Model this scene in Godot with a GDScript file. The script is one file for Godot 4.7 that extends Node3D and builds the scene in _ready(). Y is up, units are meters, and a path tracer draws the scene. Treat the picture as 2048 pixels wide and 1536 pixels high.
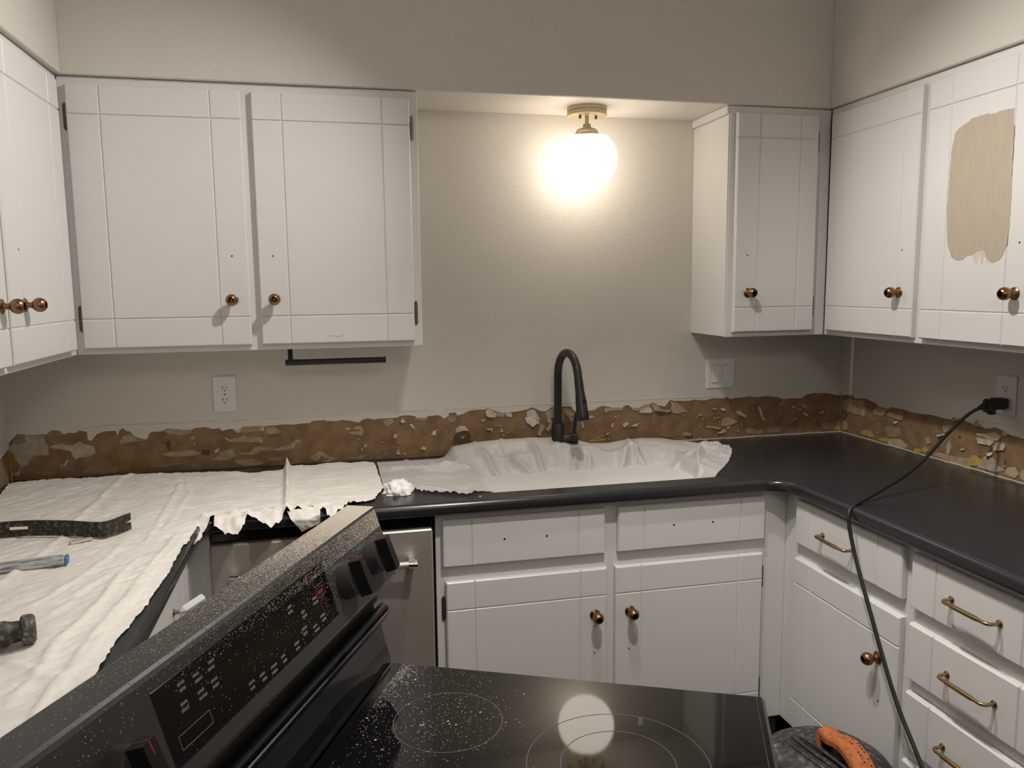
extends Node3D
# A kitchen under renovation: white painted cabinets round a U of dark counters, backsplash torn off, range pulled out.

const XR := 3.023      # inner face of the right wall
const YC := 0.9142     # counter top
const YS := 2.117      # underside of the soffit
const YT := 2.64       # ceiling
const ZF := 4.3        # inner face of the front wall (behind the camera)
var M := {}
var rng := RandomNumberGenerator.new()
var used := {}

func _ready():
	rng.seed = 7
	# ---- camera
	var cam := Camera3D.new()
	cam.name = "camera"
	cam.fov = 51.838
	cam.near = 0.02
	cam.far = 60.0
	var yaw := deg_to_rad(13.01)
	var pit := deg_to_rad(7.15)
	var rol := deg_to_rad(-0.598)
	var fw := Vector3(sin(yaw) * cos(pit), -sin(pit), -cos(yaw) * cos(pit))
	var rt := Vector3(cos(yaw), 0, sin(yaw))
	var upv := rt.cross(fw)
	cam.transform = Transform3D(Basis(rt * cos(rol) + upv * sin(rol), upv * cos(rol) - rt * sin(rol), -fw), Vector3(1.0106, 1.5225, 2.7863))
	add_child(cam)
	cam.current = true
	# ---- environment: the room is closed, no daylight (a night scene)
	var env := Environment.new()
	env.background_mode = Environment.BG_COLOR
	env.background_color = Color(0.01, 0.012, 0.016)
	env.tonemap_mode = Environment.TONE_MAPPER_LINEAR
	env.tonemap_exposure = 1.0
	env.sdfgi_enabled = true
	env.ssao_enabled = true
	env.ssil_enabled = true
	var we := WorldEnvironment.new()
	we.name = "environment"
	we.environment = env
	add_child(we)
	materials()
	# ---- lamps
	ceiling_lamp()
	room_lamp()
	globe_lamp()
	# ---- setting
	shell()
	torn_wall()
	# ---- fixed furniture
	uppers()
	bases()
	counter()
	dishwasher()
	cooker()
	faucet_and_sink()
	wall_plates()
	# ---- loose things
	drop_cloth()
	sink_film()
	tools()
	extension_cord()
	shop_vacuum()
	rubble()

# ---------------------------------------------------------------- light and exposure
func ceiling_lamp():
	# a spotlight bar: one head on the left counter, one on the right, one down at the sink cabinet
	var t := thing("ceiling_light", "ceiling spotlight bar with three aimed heads above the middle of the kitchen", "lamp", Vector3(1.595, YT, 1.05))
	var st := S()
	box(st, Vector3(-0.03, -0.028, -0.16), Vector3(0.03, 0.0, 0.62), 0.006)
	part("bar", st, M.white, t)
	spot_head(t, Vector3(-0.045, -0.08, -0.04), Vector3(0.16, 1.1, 0.85), 1.75, 52.0)
	spot_head(t, Vector3(0.045, -0.08, 0.04), Vector3(2.75, 1.0, 1.25), 1.8, 51.0)
	spot_head(t, Vector3(0.0, -0.08, 0.48), Vector3(1.65, 0.0, 1.15), 2.15, 47.0)

func room_lamp():
	# the lamp of the room behind the viewer: a wide fabric drum under the ceiling
	var t := thing("ceiling_light", "wide round drum ceiling light in the room behind the viewer", "lamp", Vector3(1.5, YT, 3.55))
	var st := S()
	lathe(st, [Vector2(0, 0), Vector2(0.07, 0), Vector2(0.07, -0.02), Vector2(0.012, -0.024), Vector2(0.012, -0.12), Vector2(0, -0.12)], Transform3D.IDENTITY, 24)
	part("canopy", st, M.white, t)
	st = S()
	lathe(st, [Vector2(0.228, -0.12), Vector2(0.23, -0.125), Vector2(0.23, -0.275), Vector2(0.228, -0.28), Vector2(0.0, -0.285)], Transform3D.IDENTITY, 40)
	part("lamp_shade", st, M.drumglow, t)
	var l := OmniLight3D.new()
	l.name = "drum_bulb"
	l.position = Vector3(0, -0.2, 0)
	l.light_color = Color(1.0, 0.975, 0.945)
	l.light_energy = 0.5
	l.light_size = 0.2
	lit(l, t)

func spot_head(t: Node3D, at: Vector3, aim: Vector3, energy: float, angle: float):
	var d := (aim - t.position - at).normalized()
	var b := Basis(Quaternion(Vector3.DOWN, d))
	var st := S()
	lathe(st, [Vector2(0, 0.045), Vector2(0.022, 0.04), Vector2(0.034, 0.02), Vector2(0.036, -0.03), Vector2(0.033, -0.03), Vector2(0.03, -0.012), Vector2(0, -0.012)], Transform3D(b, at), 28)
	var h := part("spot_housing", st, M.white, t)
	st = S()
	lathe(st, [Vector2(0, -0.0125), Vector2(0.0295, -0.0125), Vector2(0.0295, -0.016), Vector2(0, -0.018)], Transform3D(b, at), 28)
	part("light_lens", st, M.lampglass, h)
	var l := SpotLight3D.new()
	l.name = "spot_bulb"
	l.light_color = Color(1.0, 0.98, 0.955)
	l.light_energy = energy
	l.light_size = 0.03
	l.spot_angle = angle
	l.spot_angle_attenuation = 1.0
	l.spot_range = 12.0
	l.spot_attenuation = 2.0
	l.shadow_enabled = true
	l.transform = Transform3D(b * Basis(Vector3.RIGHT, -PI / 2), at + d * 0.035)
	t.add_child(l, true)

func globe_lamp():
	var t := thing("globe_light", "lit white glass globe light on a brass canopy under the soffit above the sink", "lamp", Vector3(1.893, YS, 0.14))
	var st := S()
	lathe(st, [Vector2(0, 0), Vector2(0.0675, 0), Vector2(0.0675, -0.0125), Vector2(0.065, -0.0135), Vector2(0.065, -0.0155), Vector2(0.0675, -0.0165), Vector2(0.0675, -0.0275), Vector2(0.066, -0.029), Vector2(0, -0.029)], Transform3D.IDENTITY, 48)
	part("canopy", st, M.brass_pale, t)
	for s in [-1, 1]:
		st = S()
		lathe(st, [Vector2(0, -0.028), Vector2(0.0045, -0.028), Vector2(0.0045, -0.037), Vector2(0.003, -0.04), Vector2(0, -0.04)], Transform3D(Basis(), Vector3(s * 0.028, 0, 0.012)), 12)
		part("thumb_screw", st, M.bronze, t)
	st = S()
	lathe(st, [Vector2(0, -0.028), Vector2(0.0068, -0.028), Vector2(0.0068, -0.06), Vector2(0, -0.06)], Transform3D.IDENTITY, 20)
	part("stem", st, M.brass_pale, t)
	st = S()
	lathe(st, [Vector2(0, -0.055), Vector2(0.0135, -0.055), Vector2(0.0135, -0.066), Vector2(0.02, -0.068), Vector2(0.033, -0.073), Vector2(0.038, -0.079), Vector2(0.038, -0.083), Vector2(0.0395, -0.084), Vector2(0.0395, -0.087), Vector2(0.052, -0.093), Vector2(0.0705, -0.1045), Vector2(0.0705, -0.107), Vector2(0.06, -0.104), Vector2(0, -0.09)], Transform3D.IDENTITY, 48)
	part("shade_holder", st, M.brass_pale, t)
	st = S()
	var pr: Array = []
	for k in 33:
		var a := deg_to_rad(43.0 + (180.0 - 43.0) * k / 32.0)
		pr.append(Vector2(0.1035 * sin(a), 0.1035 * cos(a)))
	lathe(st, pr, Transform3D(Basis(), Vector3(0, -0.174, 0)), 56)
	part("globe_shade", st, M.globe, t)
	var l := OmniLight3D.new()
	l.name = "globe_bulb"
	l.position = Vector3(0, -0.174, 0)
	l.light_color = Color(1.0, 0.94, 0.86)
	l.light_energy = 0.024
	l.light_size = 0.09
	lit(l, t)

func lit(l: Light3D, t: Node3D):
	l.shadow_enabled = true
	l.omni_range = 12.0
	l.omni_attenuation = 2.0
	t.add_child(l, true)

# ---------------------------------------------------------------- materials
func lin(r: float, g: float, b: float) -> Color:
	return Color(r, g, b).linear_to_srgb()

func mat(c: Color, rough := 0.5, metal := 0.0) -> StandardMaterial3D:
	var m := StandardMaterial3D.new()
	m.albedo_color = c
	m.roughness = rough
	m.metallic = metal
	m.cull_mode = BaseMaterial3D.CULL_DISABLED
	return m

func noise(freq: float, oct := 3, kind := FastNoiseLite.TYPE_SIMPLEX_SMOOTH, sd := 1) -> FastNoiseLite:
	var n := FastNoiseLite.new()
	n.noise_type = kind
	n.frequency = freq
	n.fractal_octaves = oct
	n.seed = sd
	return n

func ntex(n: FastNoiseLite, size := 512, bump := 0.0, ramp: Gradient = null) -> NoiseTexture2D:
	var t := NoiseTexture2D.new()
	t.noise = n
	t.width = size
	t.height = size
	t.seamless = true
	t.generate_mipmaps = false
	if bump > 0.0:
		t.as_normal_map = true
		t.bump_strength = bump
	if ramp:
		t.color_ramp = ramp
	return t

func ramp(stops: Array) -> Gradient:
	var g := Gradient.new()
	var o := PackedFloat32Array()
	var c := PackedColorArray()
	for s in stops:
		o.append(s[0])
		c.append(s[1])
	g.offsets = o
	g.colors = c
	return g

func tri_map(m: StandardMaterial3D, per_metre: float, world := true):
	m.uv1_triplanar = true
	m.uv1_world_triplanar = world
	m.uv1_scale = Vector3.ONE * per_metre
	m.uv1_triplanar_sharpness = 6.0

func bumpy(m: StandardMaterial3D, t: Texture2D, amount: float):
	m.normal_enabled = true
	m.normal_texture = t
	m.normal_scale = amount

func grey(v: float) -> Color:
	return Color(v, v, v)

func materials():
	# greige wall paint with an orange-peel roller texture
	var peel := ntex(noise(0.075, 3, FastNoiseLite.TYPE_SIMPLEX_SMOOTH, 3), 1024, 6.0)
	M.wall = mat(lin(0.64, 0.605, 0.55), 0.42)
	tri_map(M.wall, 1.6)
	bumpy(M.wall, peel, 0.25)
	M.ceiling = mat(lin(0.82, 0.80, 0.77), 0.8)
	# white cabinet enamel, brushed on
	M.white = mat(lin(0.68, 0.67, 0.655), 0.38)
	tri_map(M.white, 2.0)
	bumpy(M.white, ntex(noise(0.02, 4, FastNoiseLite.TYPE_SIMPLEX_SMOOTH, 9), 512, 2.0), 0.12)
	M.paint_swatch = mat(lin(0.47, 0.40, 0.31), 0.5)
	tri_map(M.paint_swatch, 1.5)
	var br := noise(0.012, 3, FastNoiseLite.TYPE_SIMPLEX_SMOOTH, 5)
	M.paint_swatch.uv1_scale = Vector3(14, 1.6, 14)
	M.paint_swatch.albedo_texture = ntex(br, 512, 0.0, ramp([[0.0, grey(0.95)], [0.5, grey(0.985)], [1.0, grey(1.0)]]))
	M.paint_thin = mat(lin(0.60, 0.53, 0.43), 0.5)
	M.hole = mat(lin(0.02, 0.016, 0.012), 0.9)
	M.bronze = mat(lin(0.26, 0.20, 0.14), 0.38, 0.7)
	tri_map(M.bronze, 20.0)
	M.bronze.albedo_texture = ntex(noise(0.06, 3, FastNoiseLite.TYPE_SIMPLEX_SMOOTH, 11), 256, 0.0, ramp([[0.0, grey(0.45)], [0.55, grey(0.8)], [0.8, grey(1.0)], [1.0, Color(1, 0.98, 0.9)]]))
	M.knob = mat(lin(0.26, 0.155, 0.078), 0.30, 1.0)
	M.brass = mat(lin(0.37, 0.255, 0.13), 0.3, 1.0)
	M.brass_pale = mat(lin(0.50, 0.42, 0.28), 0.45, 0.55)
	# dark solid-surface counter
	M.counter = mat(lin(0.021, 0.022, 0.024), 0.26)
	tri_map(M.counter, 2.0)
	M.counter.roughness_texture = ntex(noise(0.01, 4, FastNoiseLite.TYPE_SIMPLEX_SMOOTH, 14), 512, 0.0, ramp([[0.0, grey(0.92)], [1.0, grey(1.0)]]))
	M.black = mat(lin(0.008, 0.008, 0.009), 0.38)
	M.black_gap = mat(lin(0.004, 0.004, 0.004), 0.8)
	M.black_gloss = mat(lin(0.004, 0.004, 0.004), 0.12)
	M.glass_top = mat(lin(0.006, 0.006, 0.0062), 0.04)
	M.glass_top.metallic_specular = 0.48
	tri_map(M.glass_top, 3.0)
	M.print = mat(lin(0.20, 0.20, 0.20), 0.5)
	M.print_red = mat(lin(0.28, 0.03, 0.02), 0.5)
	M.print_pale = mat(lin(0.30, 0.31, 0.33), 0.5)
	M.ring = mat(lin(0.075, 0.07, 0.065), 0.4)
	M.steel_black = mat(lin(0.085, 0.083, 0.081), 0.36, 0.6)
	M.steel = mat(lin(0.46, 0.42, 0.37), 0.42, 0.6)
	tri_map(M.steel, 2.0)
	M.chrome = mat(lin(0.75, 0.75, 0.76), 0.08, 1.0)
	M.faucet = mat(lin(0.010, 0.010, 0.011), 0.40)
	M.plastic_white = mat(lin(0.74, 0.73, 0.70), 0.35)
	M.plastic_clip = mat(lin(0.80, 0.82, 0.86), 0.35)
	M.cord = mat(lin(0.012, 0.013, 0.012), 0.45)
	M.dust = mat(lin(0.50, 0.45, 0.38), 0.9)
	M.plaster = mat(lin(0.72, 0.68, 0.61), 0.9)
	# bare drywall paper
	M.paper = mat(Color.WHITE, 0.9)
	tri_map(M.paper, 2.2)
	M.paper.albedo_texture = ntex(noise(0.006, 3, FastNoiseLite.TYPE_SIMPLEX_SMOOTH, 21), 1024, 0.0, ramp([[0.0, lin(0.185, 0.112, 0.056)], [0.45, lin(0.235, 0.146, 0.076)], [0.6, lin(0.255, 0.160, 0.085)], [1.0, lin(0.30, 0.196, 0.108)]]))
	bumpy(M.paper, ntex(noise(0.03, 3, FastNoiseLite.TYPE_SIMPLEX_SMOOTH, 22), 512, 3.0), 0.22)
	M.tan = mat(lin(0.47, 0.36, 0.225), 0.9)
	M.tan_pale = mat(lin(0.58, 0.475, 0.335), 0.9)
	M.tan_dark = mat(lin(0.37, 0.27, 0.165), 0.9)
	M.skim = mat(lin(0.50, 0.43, 0.32), 0.9)
	M.torn_white = mat(lin(0.70, 0.64, 0.55), 0.9)
	M.torn_dark = mat(lin(0.10, 0.062, 0.032), 0.95)
	M.glue = mat(lin(0.55, 0.38, 0.10), 0.7)
	M.amber = mat(lin(0.33, 0.18, 0.035), 0.7)
	for k in ["tan", "tan_pale", "tan_dark", "skim", "torn_white", "glue", "amber"]:
		tri_map(M[k], 5.0)
		M[k].albedo_texture = ntex(noise(0.02, 4, FastNoiseLite.TYPE_SIMPLEX_SMOOTH, 31 + k.length()), 256, 0.0, ramp([[0.0, grey(0.80)], [1.0, grey(1.0)]]))
	# sheets
	M.cloth = mat(lin(0.78, 0.745, 0.69), 0.5)
	M.film = mat(Color(lin(0.74, 0.72, 0.70), 0.72), 0.32)
	M.film.transparency = BaseMaterial3D.TRANSPARENCY_ALPHA
	M.tuft = mat(lin(0.84, 0.82, 0.78), 0.6)
	# tools
	M.iron = mat(Color.WHITE, 0.5, 0.45)
	tri_map(M.iron, 9.0, false)
	M.iron.albedo_texture = ntex(noise(0.03, 4, FastNoiseLite.TYPE_SIMPLEX_SMOOTH, 41), 256, 0.0, ramp([[0.0, lin(0.02, 0.02, 0.018)], [0.5, lin(0.045, 0.042, 0.03)], [0.66, lin(0.07, 0.065, 0.05)], [0.8, lin(0.15, 0.14, 0.12)], [1.0, lin(0.3, 0.28, 0.25)]]))
	M.face_iron = mat(Color.WHITE, 0.55, 0.3)
	tri_map(M.face_iron, 12.0, false)
	M.face_iron.albedo_texture = ntex(noise(0.03, 4, FastNoiseLite.TYPE_SIMPLEX_SMOOTH, 43), 256, 0.0, ramp([[0.0, lin(0.05, 0.047, 0.04)], [0.5, lin(0.10, 0.095, 0.08)], [0.75, lin(0.28, 0.27, 0.24)], [1.0, lin(0.5, 0.48, 0.44)]]))
	M.wood = mat(lin(0.42, 0.20, 0.11), 0.6)
	M.bar_paint = mat(Color.WHITE, 0.5, 0.1)
	M.bar_paint.uv1_triplanar = true
	M.bar_paint.uv1_scale = Vector3(4, 26, 26)
	M.bar_paint.albedo_texture = ntex(noise(0.02, 4, FastNoiseLite.TYPE_SIMPLEX_SMOOTH, 51), 256, 0.0, ramp([[0.0, lin(0.10, 0.14, 0.24)], [0.30, lin(0.20, 0.25, 0.36)], [0.42, lin(0.36, 0.37, 0.38)], [0.6, lin(0.50, 0.48, 0.45)], [1.0, lin(0.64, 0.60, 0.55)]]))
	M.bar_blue = mat(lin(0.08, 0.20, 0.46), 0.5)
	M.chip = mat(lin(0.40, 0.28, 0.20), 0.9)
	# vacuum
	M.vac = mat(Color.WHITE, 0.5)
	tri_map(M.vac, 4.0)
	M.vac.albedo_texture = ntex(noise(0.02, 5, FastNoiseLite.TYPE_SIMPLEX_SMOOTH, 61), 512, 0.0, ramp([[0.0, lin(0.018, 0.018, 0.018)], [0.5, lin(0.032, 0.032, 0.031)], [0.65, lin(0.06, 0.058, 0.054)], [1.0, lin(0.22, 0.21, 0.19)]]))
	M.orange = mat(lin(0.50, 0.15, 0.045), 0.5)
	tri_map(M.orange, 6.0)
	M.orange.albedo_texture = ntex(noise(0.03, 4, FastNoiseLite.TYPE_SIMPLEX_SMOOTH, 63), 256, 0.0, ramp([[0.0, Color(0.72, 0.70, 0.66)], [0.5, grey(0.95)], [1.0, grey(1.0)]]))
	# floor
	M.floor = mat(Color.WHITE, 0.35)
	tri_map(M.floor, 1.0)
	M.floor.albedo_texture = ntex(noise(0.02, 4, FastNoiseLite.TYPE_SIMPLEX_SMOOTH, 71), 512, 0.0, ramp([[0.0, lin(0.022, 0.010, 0.005)], [0.5, lin(0.042, 0.02, 0.009)], [1.0, lin(0.07, 0.036, 0.015)]]))
	M.toe = mat(lin(0.12, 0.080, 0.052), 0.6)
	# lamp glass
	M.lampglass = mat(lin(0.8, 0.78, 0.72), 0.4)
	M.lampglass.emission_enabled = true
	M.lampglass.emission = Color(1.0, 0.945, 0.875)
	M.lampglass.emission_energy_multiplier = 2.0
	M.drumglow = mat(lin(0.8, 0.78, 0.74), 0.7)
	M.drumglow.emission_enabled = true
	M.drumglow.emission = Color(1.0, 0.975, 0.945)
	M.drumglow.emission_energy_multiplier = 0.45
	M.globe = mat(lin(0.85, 0.84, 0.82), 0.3)
	M.globe.emission_enabled = true
	M.globe.emission = Color(1.0, 0.95, 0.88)
	M.globe.emission_energy_multiplier = 4.8

# ---------------------------------------------------------------- building blocks
func numbered(called: String) -> String:
	var n: int = used.get(called, 0)
	used[called] = n + 1
	return called if n == 0 else "%s_%03d" % [called, n]

func thing(called: String, label: String, category: String, at := Vector3.ZERO, basis := Basis.IDENTITY, group := "") -> Node3D:
	var o := Node3D.new()
	o.name = numbered(called)
	o.transform = Transform3D(basis, at)
	o.set_meta("label", label)
	o.set_meta("category", category)
	if group:
		o.set_meta("group", group)
	add_child(o)
	return o

func part(called: String, st: SurfaceTool, m: Material, parent: Node3D) -> MeshInstance3D:
	st.generate_normals()
	return put(called, st.commit(), m, parent)

func put(called: String, mesh: Mesh, m: Material, parent: Node3D) -> MeshInstance3D:
	var o := MeshInstance3D.new()
	o.name = called
	var k := 0
	while parent.has_node(NodePath(o.name)):
		k += 1
		o.name = "%s_%03d" % [called, k]
	o.mesh = mesh
	o.material_override = m
	parent.add_child(o, true)
	return o

func structure(called: String, st: SurfaceTool, m: Material, label: String) -> MeshInstance3D:
	var o := part(called, st, m, self)
	o.set_meta("kind", "structure")
	o.set_meta("label", label)
	return o

func S() -> SurfaceTool:
	var st := SurfaceTool.new()
	st.begin(Mesh.PRIMITIVE_TRIANGLES)
	st.set_smooth_group(-1)
	return st

func tri(st: SurfaceTool, a: Vector3, b: Vector3, c: Vector3, out: Vector3):
	st.add_vertex(a)
	if (a - c).cross(a - b).dot(out) < 0.0:
		st.add_vertex(c)
		st.add_vertex(b)
	else:
		st.add_vertex(b)
		st.add_vertex(c)

func quad(st: SurfaceTool, a: Vector3, b: Vector3, c: Vector3, d: Vector3, out: Vector3):
	tri(st, a, b, c, out)
	tri(st, a, c, d, out)

func box(st: SurfaceTool, lo: Vector3, hi: Vector3, e := 0.002, t := Transform3D.IDENTITY):
	# bevelled box between two corners
	st.set_smooth_group(-1)
	var c := (lo + hi) / 2.0
	var h := (hi - lo) / 2.0
	e = minf(e, minf(h.x, minf(h.y, h.z)) * 0.9)
	var i := h - Vector3(e, e, e)
	var b := t.basis
	for ax in 3:
		var u := (ax + 1) % 3
		var v := (ax + 2) % 3
		for s in [-1.0, 1.0]:
			var p: Array = []
			for q in [[-1, -1], [1, -1], [1, 1], [-1, 1]]:
				var w := Vector3()
				w[ax] = s * h[ax]
				w[u] = q[0] * i[u]
				w[v] = q[1] * i[v]
				p.append(t * (c + w))
			var n := Vector3()
			n[ax] = s
			quad(st, p[0], p[1], p[2], p[3], b * n)
		for s in [-1.0, 1.0]:
			for r in [-1.0, 1.0]:
				var p2: Array = []
				for q in [[-1.0, 0], [1.0, 0], [1.0, 1], [-1.0, 1]]:
					var w := Vector3()
					w[ax] = q[0] * i[ax]
					w[u] = s * (h[u] if q[1] == 0 else i[u])
					w[v] = r * (i[v] if q[1] == 0 else h[v])
					p2.append(t * (c + w))
				var n := Vector3()
				n[u] = s
				n[v] = r
				quad(st, p2[0], p2[1], p2[2], p2[3], b * n)
	for sx in [-1.0, 1.0]:
		for sy in [-1.0, 1.0]:
			for sz in [-1.0, 1.0]:
				var n := Vector3(sx, sy, sz)
				tri(st, t * (c + n * Vector3(h.x, i.y, i.z)), t * (c + n * Vector3(i.x, h.y, i.z)), t * (c + n * Vector3(i.x, i.y, h.z)), b * n)

func lathe(st: SurfaceTool, prof: Array, t: Transform3D, seg := 24):
	# prof: Vector2(radius, height) from one end to the other; the axis is local y
	var grp := 1
	var mid := Vector3()
	for i in prof.size() - 1:
		var a: Vector2 = prof[i]
		var b: Vector2 = prof[i + 1]
		if i > 0:
			var d0: Vector2 = a - prof[i - 1]
			if absf(d0.angle_to(b - a)) > 0.6:
				grp += 1
		st.set_smooth_group(grp)
		var d := b - a
		var nn := Vector2(d.y, -d.x)
		if i == 0:
			pass
		for k in seg:
			var f0 := TAU * k / seg
			var f1 := TAU * (k + 1) / seg
			var c0 := Vector3(cos(f0), 0, sin(f0))
			var c1 := Vector3(cos(f1), 0, sin(f1))
			var p0 := t * (c0 * a.x + Vector3.UP * a.y)
			var p1 := t * (c1 * a.x + Vector3.UP * a.y)
			var q0 := t * (c0 * b.x + Vector3.UP * b.y)
			var q1 := t * (c1 * b.x + Vector3.UP * b.y)
			var flip := 1.0 if prof_turn(prof) > 0.0 else -1.0
			var out := t.basis * (((c0 + c1).normalized() * nn.x + Vector3.UP * nn.y) * flip)
			if a.x > 1e-6:
				tri(st, p0, p1, q1 if b.x > 1e-6 else q0, out)
			if b.x > 1e-6:
				tri(st, p0, q0, q1, out)
	st.set_smooth_group(-1)

func prof_turn(prof: Array) -> float:
	# > 0 when the profile runs upward (outside is to its right)
	var s := 0.0
	for i in prof.size():
		var a: Vector2 = prof[i]
		var b: Vector2 = prof[(i + 1) % prof.size()]
		s += a.x * b.y - b.x * a.y
	return s

func tube(st: SurfaceTool, pts: Array, rad, seg := 12, caps := true):
	# rad: a number or one per point
	var n := pts.size()
	var rings: Array = []
	var up := Vector3.UP
	var t0: Vector3 = (pts[1] - pts[0]).normalized()
	if absf(t0.dot(up)) > 0.95:
		up = Vector3.RIGHT
	var side := t0.cross(up).normalized()
	for i in n:
		var tg: Vector3 = (pts[mini(i + 1, n - 1)] - pts[maxi(i - 1, 0)]).normalized()
		side = (side - tg * side.dot(tg)).normalized()
		var bi := tg.cross(side)
		var r: float = rad if rad is float else rad[i]
		var ring: Array = []
		for k in seg:
			var a := TAU * k / seg
			ring.append(pts[i] + (side * cos(a) + bi * sin(a)) * r)
		rings.append(ring)
	st.set_smooth_group(1)
	for i in n - 1:
		for k in seg:
			var k2 := (k + 1) % seg
			var out: Vector3 = rings[i][k] + rings[i][k2] - pts[i] * 2.0
			quad(st, rings[i][k], rings[i][k2], rings[i + 1][k2], rings[i + 1][k], out)
	st.set_smooth_group(-1)
	if caps:
		for e in [0, n - 1]:
			var o: Vector3 = pts[0] - pts[1] if e == 0 else pts[n - 1] - pts[n - 2]
			for k in range(1, seg - 1):
				tri(st, rings[e][0], rings[e][k], rings[e][k + 1], o)

func arc(c: Vector3, u: Vector3, v: Vector3, r: float, a0: float, a1: float, n: int) -> Array:
	var o: Array = []
	for k in n + 1:
		var a := deg_to_rad(lerpf(a0, a1, float(k) / n))
		o.append(c + (u * cos(a) + v * sin(a)) * r)
	return o

func smooth_path(pts: Array, per := 6) -> Array:
	# Catmull-Rom through the points
	var o: Array = []
	var n := pts.size()
	for i in n - 1:
		var p0: Vector3 = pts[maxi(i - 1, 0)]
		var p1: Vector3 = pts[i]
		var p2: Vector3 = pts[i + 1]
		var p3: Vector3 = pts[mini(i + 2, n - 1)]
		for k in per:
			o.append(p1.cubic_interpolate(p2, p0, p3, float(k) / per))
	o.append(pts[n - 1])
	return o

func pairs(a: Array) -> PackedVector2Array:
	var o := PackedVector2Array()
	for i in range(0, a.size(), 2):
		o.append(Vector2(a[i], a[i + 1]))
	return o

func plate(st: SurfaceTool, poly: PackedVector2Array, zf: float, zb: float, t: Transform3D, lift := 0.0):
	# flat polygon in local x, y given thickness zb..zf in local z; lift curls its lower edge outward
	var ix := Geometry2D.triangulate_polygon(poly)
	if ix.is_empty():
		return
	var y0 := 1e9
	var y1 := -1e9
	for p in poly:
		y0 = minf(y0, p.y)
		y1 = maxf(y1, p.y)
	var f: Array = []
	var b: Array = []
	for p in poly:
		var k := (y1 - p.y) / maxf(y1 - y0, 1e-5)
		var dz := lift * k * k
		f.append(t * Vector3(p.x, p.y, zf + dz))
		b.append(t * Vector3(p.x, p.y, zb + dz * 0.85))
	st.set_smooth_group(-1)
	var n := t.basis.z
	for i in range(0, ix.size(), 3):
		tri(st, f[ix[i]], f[ix[i + 1]], f[ix[i + 2]], n)
		tri(st, b[ix[i]], b[ix[i + 1]], b[ix[i + 2]], -n)
	var cw := 1.0 if Geometry2D.is_polygon_clockwise(poly) else -1.0
	for i in poly.size():
		var j := (i + 1) % poly.size()
		var d := poly[j] - poly[i]
		quad(st, f[i], f[j], b[j], b[i], t.basis * Vector3(-d.y * cw, d.x * cw, 0))

func ragged(poly: PackedVector2Array, amount: float, step := 0.006) -> PackedVector2Array:
	# tears along the outline of a polygon
	var o := PackedVector2Array()
	for i in poly.size():
		var a := poly[i]
		var b := poly[(i + 1) % poly.size()]
		var n := clampi(int(a.distance_to(b) / step), 1, 6)
		var nr := (b - a).orthogonal().normalized()
		o.append(a)
		for k in range(1, n):
			o.append(a.lerp(b, float(k) / n) + nr * rng.randf_range(-amount, amount))
	return o

func screw_hole(parent: Node3D, x: float, y: float, z: float, r := 0.0026):
	var st := S()
	lathe(st, [Vector2(0, -0.001), Vector2(r, -0.001), Vector2(r, 0.0004), Vector2(0, 0.0004)], Transform3D(Basis(Vector3.RIGHT, PI / 2), Vector3(x, y, z)), 10)
	part("screw_hole", st, M.hole, parent)

# ---------------------------------------------------------------- setting
func shell():
	var st := S()
	box(st, Vector3(-0.14, -0.1, -0.14), Vector3(XR + 0.14, 0.0, ZF + 0.14), 0.001)
	structure("floor", st, M.floor, "dark brown wood floor in front of the base cabinets")
	st = S()
	box(st, Vector3(-0.14, YT, -0.14), Vector3(XR + 0.14, YT + 0.1, ZF + 0.14), 0.001)
	structure("ceiling", st, M.ceiling, "plain pale ceiling above the kitchen, out of the picture")
	st = S()
	box(st, Vector3(-0.14, 0.0, ZF), Vector3(XR + 0.14, YT, ZF + 0.1), 0.001)
	structure("wall_front", st, M.wall, "greige painted wall behind the viewer")

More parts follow.
